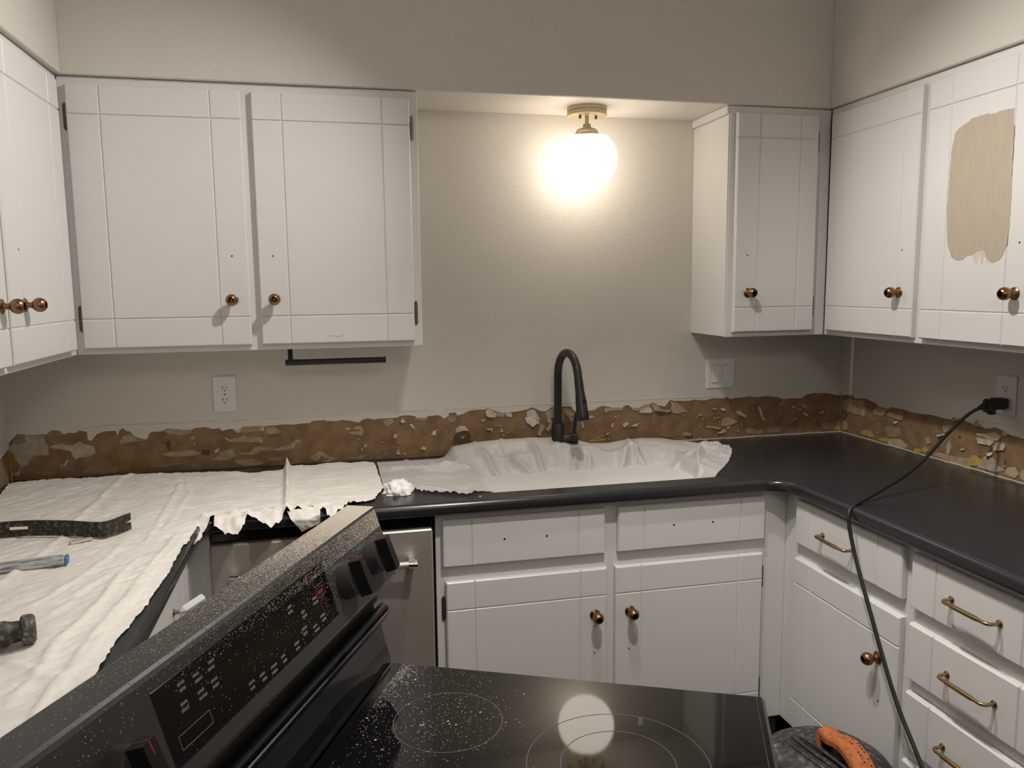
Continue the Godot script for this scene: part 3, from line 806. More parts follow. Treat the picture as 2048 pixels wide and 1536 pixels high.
	fl(wr, tr, "glue", 0.003, [0.6644,0.9424,0.6712,0.9565,0.6915,0.9628,0.7125,0.9548,0.7113,0.938,0.6967,0.9285,0.6762,0.926])
	fl(wr, tr, "skim", 0.001, [0.7129,0.9508,0.7314,0.9712,0.7562,0.9703,0.7848,0.9462,0.8068,0.9392,0.7744,0.9257,0.7249,0.9266,0.6996,0.925])
	fl(wr, tr, "tan_pale", 0.001, [0.8071,0.9353,0.8154,0.9491,0.8424,0.9592,0.8579,0.9372,0.8452,0.9244,0.8101,0.9279])
	fl(wr, tr, "amber", 0.001, [0.7961,0.9247,0.8335,0.9275,0.8455,0.9205,0.8086,0.9176], 0.002)
	fl(wr, tr, "tan_pale", 0.001, [0.8623,0.9382,0.8699,0.9556,0.8921,0.9549,0.9011,0.9262,0.8788,0.9227,0.8653,0.9292])
	fl(wr, tr, "tan", 0.004, [0.6788,1.0581,0.6902,1.0755,0.7106,1.0595,0.6891,1.0578])
	fl(wr, tr, "tan", 0.003, [0.7223,1.0544,0.7583,1.0657,0.7516,1.0585])
	fl(wr, tr, "tan_pale", 0.004, [0.7876,1.0589,0.809,1.0568,0.8073,1.0486,0.7933,1.048])
	fl(wr, tr, "tan_pale", 0.010, [0.5934,1.0584,0.6033,1.0728,0.6277,1.0725,0.6095,1.0632])
	fl(wr, tr, "torn_white", 0.010, [0.7405,0.9813,0.7573,0.9868,0.7559,0.9743,0.7438,0.9718])
	fl(wr, tr, "tan_pale", 0.006, [0.6275,0.9707,0.6511,0.9766,0.6438,0.9687])
	fl(wr, tr, "torn_dark", 0.000, [0.7354,0.9207,0.7343,0.9657,0.7464,1.0008,0.756,1.0028,0.7465,0.9683,0.7452,0.923])
	fl(wr, tr, "torn_dark", 0.000, [0.6161,1.0133,0.6269,1.0131,0.6249,1.0043,0.6181,1.0041])
	fl(wr, tr, "torn_dark", 0.000, [0.8031,0.9563,0.804,0.9735,0.8076,0.9733,0.8066,0.9561])
	# many small shreds, joined: too small to tell apart one by one
	var st := S()
	for i in 230:
		var on_back := rng.randf() < 0.75
		var u := rng.randf_range(1.15, 2.98) if on_back else rng.randf_range(0.05, 1.55)
		var y := rng.randf_range(0.925, 1.015)
		if on_back and u > 1.0:
			y = rng.randf_range(0.92, 1.0 + 0.03 * (u - 1.0))
		var tt := t if on_back else tr
		var r := rng.randf_range(0.0015, 0.0055)
		var p := PackedVector2Array()
		var a0 := rng.randf_range(0, TAU)
		var el := rng.randf_range(0.25, 0.8)
		for k in 5:
			var a := TAU * k / 5.0
			p.append(Vector2(u, y) + Vector2(cos(a) * r, sin(a) * r * el).rotated(a0) * rng.randf_range(0.7, 1.2))
		plate(st, p, -0.0008, -0.0026, tt, rng.randf_range(0.0, 0.006))
	var o := part("paper_shreds", st, M.tan, wb)
	o.set_meta("kind", "stuff")

func fl(parent: Node3D, t: Transform3D, m: String, lift: float, a: Array, proud := 0.0):
	var st := S()
	var zf := -0.0012 + rng.randf_range(0.0, 0.0006) + proud * 0.5
	plate(st, ragged(pairs(a), 0.0009), zf, -0.0026, t, lift)
	part("glue_patch" if m in ["glue", "amber"] else "paper_flake", st, M[m], parent)

# ---------------------------------------------------------------- cabinets
func rises(n: float, g: Array, e: float, hw: float, gd: float) -> Array:
	var o: Array = [[0.0, -e], [e, 0.0]]
	for x in g:
		o.append([x - hw, 0.0])
		o.append([x, -gd])
		o.append([x + hw, 0.0])
	o.append([n - e, 0.0])
	o.append([n, -e])
	return o

func panel_shape(w: float, h: float, t: float, gx: Array, gy: Array, x0: float, y0: float, z0: float) -> SurfaceTool:
	# a slab whose face is cut by V grooves
	var st := S()
	var xs := rises(w, gx, 0.0035, 0.0032, 0.0036)
	var ys := rises(h, gy, 0.0035, 0.0032, 0.0036)
	var at := func(i: int, j: int) -> Vector3:
		return Vector3(x0 + xs[i][0], y0 + ys[j][0], z0 + t + minf(xs[i][1], ys[j][1]))
	for i in xs.size() - 1:
		for j in ys.size() - 1:
			var a: Vector3 = at.call(i, j)
			var b: Vector3 = at.call(i + 1, j)
			var c: Vector3 = at.call(i + 1, j + 1)
			var d: Vector3 = at.call(i, j + 1)
			if absf(a.z - c.z) > absf(b.z - d.z):
				tri(st, b, c, d, Vector3.BACK)
				tri(st, b, d, a, Vector3.BACK)
			else:
				quad(st, a, b, c, d, Vector3.BACK)
	for i in xs.size() - 1:
		for s in [0, ys.size() - 1]:
			var a: Vector3 = at.call(i, s)
			var b: Vector3 = at.call(i + 1, s)
			quad(st, a, b, Vector3(b.x, b.y, z0), Vector3(a.x, a.y, z0), Vector3(0, -1 if s == 0 else 1, 0))
	for j in ys.size() - 1:
		for s in [0, xs.size() - 1]:
			var a: Vector3 = at.call(s, j)
			var b: Vector3 = at.call(s, j + 1)
			quad(st, a, b, Vector3(b.x, b.y, z0), Vector3(a.x, a.y, z0), Vector3(-1 if s == 0 else 1, 0, 0))
	quad(st, Vector3(x0, y0, z0), Vector3(x0 + w, y0, z0), Vector3(x0 + w, y0 + h, z0), Vector3(x0, y0 + h, z0), Vector3.FORWARD)
	return st

func knob(parent: Node3D, x: float, y: float, z: float):
	var st := S()
	var pr: Array = [Vector2(0, 0), Vector2(0.0165, 0), Vector2(0.0165, 0.0015), Vector2(0.015, 0.003), Vector2(0.0085, 0.0055), Vector2(0.0068, 0.009), Vector2(0.0068, 0.014), Vector2(0.0085, 0.0165)]
	for k in 13:
		var a := deg_to_rad(150.0 - 150.0 * k / 12.0)
		pr.append(Vector2(0.0172 * sin(a), 0.0315 - 0.0165 * cos(a)))
	lathe(st, pr, Transform3D(Basis(Vector3.RIGHT, PI / 2), Vector3(x, y, z)), 24)
	part("knob", st, M.knob, parent)

func hinge(parent: Node3D, x: float, y: float, z: float, s: float):
	# s: side of the door on which the leaf lies
	var st := S()
	var p := PackedVector2Array()
	for q in [[-0.0055, -0.031], [-0.002, -0.038], [0.002, -0.038], [0.0055, -0.031], [0.0055, 0.031], [0.002, 0.038], [-0.002, 0.038], [-0.0055, 0.031]]:
		p.append(Vector2(x + s * 0.0055 + q[0], y + q[1]))
	plate(st, p, z + 0.0022, z, Transform3D.IDENTITY)
	tube(st, [Vector3(x + s * 0.003, y - 0.019, z + 0.004), Vector3(x + s * 0.003, y + 0.019, z + 0.004)], 0.0036, 10)
	tube(st, [Vector3(x + s * 0.0065, y - 0.029, z + 0.0015), Vector3(x + s * 0.0065, y - 0.029, z + 0.0034)], 0.0022, 8)
	tube(st, [Vector3(x + s * 0.0065, y + 0.029, z + 0.0015), Vector3(x + s * 0.0065, y + 0.029, z + 0.0034)], 0.0022, 8)
	part("hinge", st, M.bronze, parent)

func pull(parent: Node3D, x0: float, x1: float, y: float, z: float):
	var st := S()
	for x in [x0, x1]:
		lathe(st, [Vector2(0, 0), Vector2(0.0085, 0), Vector2(0.0085, 0.002), Vector2(0.006, 0.004), Vector2(0, 0.004)], Transform3D(Basis(Vector3.RIGHT, PI / 2), Vector3(x, y, z)), 16)
	var d := 0.03
	var pts: Array = [Vector3(x0, y, z)]
	pts.append(Vector3(x0, y, z + d * 0.45))
	pts += arc(Vector3(x0 + 0.013, y, z + d - 0.013), Vector3.LEFT, Vector3.BACK, 0.013, 0, 90, 5)
	pts.append(Vector3(x0 + 0.026, y, z + d))
	pts.append(Vector3(x0 + 0.034, y, z + d))
	pts.append(Vector3(x1 - 0.034, y, z + d))
	pts.append(Vector3(x1 - 0.026, y, z + d))
	pts += arc(Vector3(x1 - 0.013, y, z + d - 0.013), Vector3.BACK, Vector3.RIGHT, 0.013, 0, 90, 5)
	pts.append(Vector3(x1, y, z + d * 0.45))
	pts.append(Vector3(x1, y, z))
	var rad: Array = []
	for i in pts.size():
		rad.append(0.0058 if i == pts.size() / 2 or i == pts.size() / 2 - 1 else 0.0042)
	tube(st, pts, rad, 10)
	part("pull_handle", st, M.brass, parent)

func upper(called: String, label: String, at: Vector3, basis: Basis, w: float, depth: float, doors: Array) -> Node3D:
	# doors: [x0, x1, groove offsets, knob x, hole x, hinge side, label]
	var t := thing(called, label, "cabinet", at, basis)
	var st := S()
	box(st, Vector3(0.001, 1.347, 0.001), Vector3(w - 0.001, YS - 0.002, depth - 0.0185), 0.001)
	part("carcass", st, M.white, t)
	st = S()
	box(st, Vector3(0, 1.333, depth - 0.019), Vector3(w, YS - 0.001, depth), 0.0018)
	part("face_frame", st, M.white, t)
	for dd in doors:
		var o := part("door", panel_shape(dd[1] - dd[0], 0.741, 0.019, dd[2], [0.085, 0.659], dd[0], 1.351, depth + 0.0004), M.white, t)
		var zf := depth + 0.0194
		knob(o, dd[3], 1.487, zf)
		screw_hole(o, dd[4], 1.616, zf)
		var hx: float = dd[1] + 0.0012 if dd[5] > 0 else dd[0] - 0.0012
		hinge(o, hx, 1.4375, depth + 0.0002, dd[5])
		hinge(o, hx, 2.005, depth + 0.0002, dd[5])
	return t

func uppers():
	var bl := Basis(Vector3(0, 0, -1), Vector3.UP, Vector3(1, 0, 0))
	var brt := Basis(Vector3(0, 0, 1), Vector3.UP, Vector3(-1, 0, 0))
	var a := upper("wall_cabinet", "white upper cabinet with two grooved doors on the back wall, left of the globe light", Vector3(0.295, 0, 0), Basis.IDENTITY, 1.007, 0.265, [
		[0.024, 0.489, [0.086, 0.380], 0.440, 0.444, -1], [0.518, 0.981, [0.085, 0.378], 0.561, 0.561, 1]])
	var st := S()
	for q in [[0.63, 1.372, 0.02], [0.655, 1.369, 0.012], [0.672, 1.371, 0.008]]:
		box(st, Vector3(q[0] + 0.08, q[1], 0.2842), Vector3(q[0] + 0.08 + q[2], q[1] + 0.0012, 0.2848), 0.0002)
	part("scuff_mark", st, M.print, a.get_node("door_001"))
	var b := upper("wall_cabinet", "narrow white single-door upper cabinet on the back wall, right of the globe light", Vector3(2.36, 0, 0), Basis.IDENTITY, 0.387, 0.265, [
		[0.020, 0.329, [0.085, 0.239], 0.072, 0.066, 1]])
	st = S()
	box(st, Vector3(-0.012, YS - 0.028, 0.0), Vector3(0.0, YS - 0.001, 0.265), 0.002)
	box(st, Vector3(-0.004, 1.335, 0.0), Vector3(0.0, YS - 0.03, 0.262), 0.001)
	part("side_panel", st, M.white, b)
	var zl := 1.75
	upper("wall_cabinet", "white upper cabinet on the left wall, cut off by the left picture edge", Vector3(0, 0, zl), bl, zl - 0.268, 0.295, [
		[zl - 0.788, zl - 0.325, [0.084, 0.378], zl - 0.70, zl - 0.71, 1], [zl - 1.265, zl - 0.803, [0.085, 0.378], zl - 0.838, zl - 0.84, -1]])
	var c := upper("wall_cabinet", "white upper cabinet on the right wall, its nearer door daubed with a beige paint sample", Vector3(XR, 0, 0.268), brt, 1.5, 0.276, [
		[0.026, 0.457, [0.364], 0.398, 0.403, -1], [0.489, 0.877, [0.086, 0.300], 0.823, 0.828, -1]])
	# paint sample on the nearer door
	var far_door: Node3D = c.get_node("door_001")
	var sw := PackedVector2Array()
	for q in [[0.846, 1.70], [0.846, 1.76], [0.848, 1.83], [0.851, 1.89], [0.858, 1.925], [0.872, 1.938], [0.886, 1.944], [0.900, 1.948], [0.915, 1.957], [0.935, 1.957], [0.952, 1.958], [0.968, 1.959], [0.985, 1.955], [0.998, 1.954], [1.006, 1.957], [1.03, 1.957], [1.052, 1.955], [1.056, 1.90], [1.058, 1.84], [1.060, 1.78], [1.062, 1.71], [1.062, 1.65], [1.056, 1.61], [1.047, 1.585], [1.034, 1.572], [1.016, 1.567], [1.003, 1.571], [0.993, 1.585], [0.985, 1.60], [0.970, 1.603], [0.955, 1.597], [0.944, 1.59], [0.925, 1.588], [0.914, 1.579], [0.900, 1.577], [0.884, 1.580], [0.871, 1.588], [0.858, 1.615], [0.851, 1.645]]:
		sw.append(Vector2(q[0] - 0.268, q[1]))
	st = S()
	plate(st, ragged(sw, 0.0012, 0.007), 0.2961, 0.2952, Transform3D.IDENTITY)
	part("paint_sample", st, M.paint_swatch, far_door)
	st = S()
	for k in 16:
		var x := 0.945 - 0.268 + k * 0.0045 + rng.randf_range(-0.001, 0.001)
		var y := 1.597 - rng.randf_range(0.012, 0.036)
		plate(st, PackedVector2Array([Vector2(x, y), Vector2(x + 0.0026, y + 0.004), Vector2(x + 0.003, 1.606), Vector2(x - 0.001, 1.606)]), 0.2957, 0.2952, Transform3D.IDENTITY)
	part("brush_streaks", st, M.paint_thin, far_door)

func bases():
	var bl := Basis(Vector3(0, 0, -1), Vector3.UP, Vector3(1, 0, 0))
	var brt := Basis(Vector3(0, 0, 1), Vector3.UP, Vector3(-1, 0, 0))
	# sink base on the back wall
	var t := base_box("base_cabinet", "white sink base cabinet on the back wall, two false drawer fronts over two doors", Vector3(1.287, 0, 0), Basis.IDENTITY, 1.145, 0.588)
	for q in [[1.306, 1.797, 1.487, 1.615], [1.839, 2.330, 2.019, 2.150]]:
		var o := part("drawer_front", panel_shape(q[1] - q[0], 0.140, 0.019, [0.084, q[1] - q[0] - 0.084], [], q[0] - 1.287, 0.716, 0.5884), M.white, t)
		screw_hole(o, q[2] - 1.287, 0.787, 0.6074, 0.0034)
		screw_hole(o, q[3] - 1.287, 0.786, 0.6074, 0.0034)
	for q in [[1.313, 1.804, 1.765, 1.764, -1.0], [1.831, 2.326, 1.878, 1.876, 1.0]]:
		var o := part("door", panel_shape(q[1] - q[0], 0.55, 0.019, [0.084, q[1] - q[0] - 0.084], [0.086, 0.465], q[0] - 1.287, 0.12, 0.5884), M.white, t)
		knob(o, q[2] - 1.287, 0.527, 0.6074)
		screw_hole(o, q[3] - 1.287, 0.405, 0.6074)
		var hx: float = (q[0] if q[4] < 0 else q[1]) - 1.287 + 0.0012 * q[4]
		hinge(o, hx, 0.587, 0.5886, q[4])
		hinge(o, hx, 0.21, 0.5886, q[4])
	# right run: a drawer over a door, then a stack of four drawers
	t = base_box("base_cabinet", "white base cabinet on the right wall, one drawer over one door, beside the inner corner", Vector3(XR, 0, 0.59), brt, 0.562, 0.608)
	var z0 := 0.6084
	var o2 := part("drawer", panel_shape(0.467, 0.137, 0.019, [0.083, 0.375], [], 0.08, 0.721, z0), M.white, t)
	pull(o2, 0.221, 0.358, 0.786, z0 + 0.019)
	o2 = part("door", panel_shape(0.467, 0.553, 0.019, [0.08, 0.372], [0.094, 0.473], 0.082, 0.12, z0), M.white, t)
	knob(o2, 0.476, 0.532, z0 + 0.019)
	screw_hole(o2, 0.486, 0.415, z0 + 0.019)
	hinge(o2, 0.081, 0.594, z0 + 0.0002, -1)
	hinge(o2, 0.081, 0.214, z0 + 0.0002, -1)
	t = base_box("base_cabinet", "white stack of four drawers with brass pulls at the right picture edge", Vector3(XR, 0, 1.152), brt, 0.46, 0.608)
	for q in [[0.716, 0.856], [0.530, 0.674], [0.347, 0.494], [0.13, 0.31]]:
		o2 = part("drawer", panel_shape(0.412, q[1] - q[0], 0.019, [0.082, 0.328], [], 0.018, q[0], z0), M.white, t)
		pull(o2, 0.151, 0.287, (q[0] + q[1]) / 2 + 0.001, z0 + 0.019)
	# left run
	var zl := 1.72
	var st2: SurfaceTool
	t = base_box("base_cabinet", "white base cabinet on the left, mostly hidden behind the pulled-out range", Vector3(0, 0, zl), bl, zl - 0.59, 0.618)
	st2 = S()
	box(st2, Vector3(zl - 0.5902, 0.1, 0.56), Vector3(zl - 0.570, 0.874, 0.6765), 0.0015)
	part("filler_strip", st2, M.white, t)
	o2 = part("drawer", panel_shape(0.52, 0.137, 0.019, [0.084, 0.436], [], zl - 1.225, 0.721, 0.6184), M.white, t)
	pull(o2, zl - 1.05, zl - 0.915, 0.782, 0.637)
	part("door", panel_shape(0.52, 0.553, 0.019, [0.084, 0.436], [0.094, 0.473], zl - 1.225, 0.12, 0.6184), M.white, t)

func base_box(called: String, label: String, at: Vector3, basis: Basis, w: float, depth: float) -> Node3D:
	var t := thing(called, label, "cabinet", at, basis)
	var st := S()
	box(st, Vector3(0.001, 0.1, 0.002), Vector3(w - 0.001, 0.874, depth - 0.0185), 0.001)
	part("carcass", st, M.white, t)
	st = S()
	box(st, Vector3(0, 0.1, depth - 0.019), Vector3(w, 0.875, depth), 0.0015)
	part("face_frame", st, M.white, t)
	st = S()
	box(st, Vector3(0.001, 0.0, 0.002), Vector3(w - 0.001, 0.0995, depth - 0.045), 0.001)
	part("toe_kick", st, M.toe, t)
	return t

# ---------------------------------------------------------------- counter
func counter():
	# front edge, seen from above, from the left run round the U to the right run
	var path: Array = [Vector2(0.665, 1.74), Vector2(0.667, 1.2)]
	for k in 9:
		var a := PI + PI / 2 * k / 8.0
		path.append(Vector2(0.667 + 0.05, 0.633 + 0.05) + Vector2(cos(a), sin(a)) * 0.05)
	path.append(Vector2(1.2, 0.633))
	path.append(Vector2(1.9, 0.633))
	for k in 11:
		var a := -PI / 2 + PI / 2 * k / 10.0
		path.append(Vector2(2.372 - 0.075, 0.633 + 0.075) + Vector2(cos(a), sin(a)) * 0.075)
	path.append(Vector2(2.372, 1.1))
	path.append(Vector2(2.372, 1.62))
	var n := path.size()
	var nrm: Array = []
	for i in n:
		var d: Vector2 = (path[mini(i + 1, n - 1)] - path[maxi(i - 1, 0)]).normalized()
		nrm.append(Vector2(-d.y, d.x))
	if (nrm[12] as Vector2).y < 0:
		for i in n:
			nrm[i] = -nrm[i]
	var prof: Array = []
	for k in 9:
		var a := deg_to_rad(90.0 - 90.0 * k / 8.0)
		prof.append(Vector2(-0.016 + 0.016 * cos(a), YC - 0.016 + 0.016 * sin(a)))
	prof.append(Vector2(0.0, YC - 0.026))
	for k in range(1, 6):
		var a := deg_to_rad(-90.0 * k / 5.0)
		prof.append(Vector2(-0.012 + 0.012 * cos(a), YC - 0.026 + 0.012 * sin(a)))
	prof.append(Vector2(-0.09, YC - 0.038))
	var st := S()
	st.set_smooth_group(1)
	var at := func(i: int, k: int) -> Vector3:
		var q: Vector2 = path[i] + nrm[i] * prof[k].x
		return Vector3(q.x, prof[k].y, q.y)
	for i in n - 1:
		for k in prof.size() - 1:
			var c: Vector3 = (at.call(i, k) + at.call(i + 1, k + 1)) / 2.0
			var o := Vector3(nrm[i].x, 0, nrm[i].y) * (0.2 + c.y - (YC - 0.03)) + Vector3.UP * (c.y - (YC - 0.02)) * 40.0
			if k == prof.size() - 2:
				o = Vector3.DOWN
			quad(st, at.call(i, k), at.call(i + 1, k), at.call(i + 1, k + 1), at.call(i, k + 1), o)
	st.set_smooth_group(-1)
	# top, in two halves so that the sink cut-out is a notch in each
	var inner := PackedVector2Array()
	for i in n:
		inner.append(path[i] + nrm[i] * prof[0].x)
	var left := PackedVector2Array()
	var right := PackedVector2Array()
	for p in inner:
		if p.x < 1.85:
			left.append(p)
		else:
			right.append(p)
	left.append(Vector2(1.85, 0.617))
	left.append(Vector2(1.85, 0.002))
	left.append(Vector2(0.002, 0.002))
	left.append(Vector2(0.002, 1.74))
	right.append(Vector2(XR - 0.002, 1.62))
	right.append(Vector2(XR - 0.002, 0.002))
	right.append(Vector2(1.85, 0.002))
	right.append(Vector2(1.85, 0.617))
	var hole := PackedVector2Array([Vector2(1.46, 0.12), Vector2(2.22, 0.12), Vector2(2.22, 0.555), Vector2(1.46, 0.555)])
	for half in [left, right]:
		for p in Geometry2D.clip_polygons(half, hole):
			var ix := Geometry2D.triangulate_polygon(p)
			for i in range(0, ix.size(), 3):
				tri(st, Vector3(p[ix[i]].x, YC, p[ix[i]].y), Vector3(p[ix[i + 1]].x, YC, p[ix[i + 1]].y), Vector3(p[ix[i + 2]].x, YC, p[ix[i + 2]].y), Vector3.UP)
	for i in 4:
		var a := hole[i]
		var b := hole[(i + 1) % 4]
		quad(st, Vector3(a.x, YC, a.y), Vector3(b.x, YC, b.y), Vector3(b.x, YC - 0.038, b.y), Vector3(a.x, YC - 0.038, a.y), Vector3(1.84 - (a.x + b.x) / 2, 0, 0.34 - (a.y + b.y) / 2))
	# closed ends
	quad(st, Vector3(0.002, YC, 1.74), Vector3(0.66, YC, 1.74), Vector3(0.66, YC - 0.038, 1.74), Vector3(0.002, YC - 0.038, 1.74), Vector3.BACK)
	quad(st, Vector3(2.376, YC, 1.62), Vector3(XR - 0.002, YC, 1.62), Vector3(XR - 0.002, YC - 0.038, 1.62), Vector3(2.376, YC - 0.038, 1.62), Vector3.BACK)
	var o2 := part("countertop", st, M.counter, self)
	o2.set_meta("label", "dark charcoal countertop running round three sides, with rounded front edge")
	o2.set_meta("category", "countertop")

func faucet_and_sink():
	var t := thing("sink", "dark undermount sink beneath the plastic film, in front of the black faucet", "sink", Vector3(1.84, 0.70, 0.3375))
	var st := S()
	for q in [[Vector3(-0.39, 0, -0.2275), Vector3(0.39, 0.012, 0.2275)], [Vector3(-0.39, 0, -0.2275), Vector3(-0.38, 0.174, 0.2275)], [Vector3(0.38, 0, -0.2275), Vector3(0.39, 0.174, 0.2275)], [Vector3(-0.39, 0, -0.2275), Vector3(0.39, 0.174, -0.2175)], [Vector3(-0.39, 0, 0.2175), Vector3(0.39, 0.174, 0.2275)]]:
		box(st, q[0], q[1], 0.002)
	part("basin", st, M.steel_black, t)
	st = S()
	lathe(st, [Vector2(0, 0.012), Vector2(0.045, 0.012), Vector2(0.045, 0.015), Vector2(0.03, 0.013), Vector2(0, 0.013)], Transform3D.IDENTITY, 24)
	part("drain", st, M.chrome, t)
	t = thing("faucet", "matte black pull-down kitchen faucet with a high arched spout behind the sink", "faucet", Vector3(1.808, YC, 0.07))
	st = S()
	lathe(st, [Vector2(0, 0), Vector2(0.0265, 0), Vector2(0.0265, 0.006), Vector2(0.0232, 0.009), Vector2(0.0232, 0.108), Vector2(0.0215, 0.1105), Vector2(0.0145, 0.111), Vector2(0, 0.111)], Transform3D.IDENTITY, 32)
	part("body", st, M.faucet, t)
	var dirn := Vector3(0.022, 0, 0.19).normalized()
	var r := 0.088
	var pts: Array = [Vector3(0, 0.105, 0), Vector3(0, 0.2, 0), Vector3(0, 0.275, 0)]
	pts += arc(dirn * r + Vector3.UP * 0.283, -dirn, Vector3.UP, r, 0, 168, 22)
	var last: Vector3 = pts[-1]
	var tdir: Vector3 = (pts[-1] - pts[-2]).normalized()
	pts.append(last + tdir * 0.02)
	st = S()
	tube(st, pts, 0.0142, 24)
	part("spout", st, M.faucet, t)
	st = S()
	var b := Basis(Quaternion(Vector3.UP, -tdir))
	lathe(st, [Vector2(0, 0.0), Vector2(0.0195, 0.0), Vector2(0.0212, 0.004), Vector2(0.0212, 0.02), Vector2(0.0182, 0.07), Vector2(0.0155, 0.1), Vector2(0.0150, 0.135), Vector2(0, 0.135)], Transform3D(b, last + tdir * 0.155), 28)
	part("spray_head", st, M.faucet, t)
	st = S()
	var side := (last + tdir * 0.085) + dirn * 0.0185 + Vector3(0.004, 0, 0)
	tube(st, [side, side + dirn * 0.008 + tdir * 0.001], 0.006, 10)
	box(st, Vector3(-0.004, -0.012, -0.002), Vector3(0.004, 0.012, 0.002), 0.001, Transform3D(b, side + dirn * 0.001 + tdir * 0.012))
	part("spray_button", st, M.faucet, t)
	st = S()
	tube(st, [Vector3(0.015, 0.052, 0.004), Vector3(0.046, 0.052, 0.008)], 0.0185, 24)
	tube(st, [Vector3(0.047, 0.052, 0.008), Vector3(0.070, 0.052, 0.011)], 0.0195, 24)
	part("valve", st, M.faucet, t)
	st = S()
	tube(st, [Vector3(0.058, 0.066, 0.01), Vector3(0.061, 0.1, 0.011), Vector3(0.066, 0.147, 0.013)], [0.0062, 0.0062, 0.0058], 14)
	part("lever", st, M.faucet, t)

# ---------------------------------------------------------------- appliances
func dishwasher():
	var t := thing("dishwasher", "stainless steel dishwasher with bar handle behind the range's control panel", "dishwasher", Vector3(0.978, 0, 0))
	var st := S()
	box(st, Vector3(-0.297, 0.1, 0.03), Vector3(0.297, 0.868, 0.585), 0.002)
	part("tub", st, M.black_gap, t)
	st = S()
	box(st, Vector3(-0.299, 0.842, 0.585), Vector3(0.299, 0.871, 0.606), 0.004)
	part("control_strip", st, M.black_gloss, t)
	st = S()
	box(st, Vector3(-0.2975, 0.115, 0.588), Vector3(0.2975, 0.8405, 0.624), 0.004)
	part("door_panel", st, M.steel, t)
	st = S()
	tube(st, [Vector3(-0.232, 0.757, 0.666), Vector3(0.232, 0.757, 0.666)], 0.0095, 18)
	part("bar_handle", st, M.steel, t)
	for s in [-1.0, 1.0]:
		st = S()
		tube(st, [Vector3(s * 0.224, 0.757, 0.666), Vector3(s * 0.247, 0.757, 0.666)], 0.0125, 20)
		box(st, Vector3(s * 0.2355 - 0.010, 0.75, 0.623), Vector3(s * 0.2355 + 0.010, 0.764, 0.664), 0.002)
		part("handle_cap", st, M.chrome, t)
	st = S()
	box(st, Vector3(-0.29, 0.0, 0.05), Vector3(0.29, 0.099, 0.54), 0.002)
	part("toe_kick", st, M.black, t)

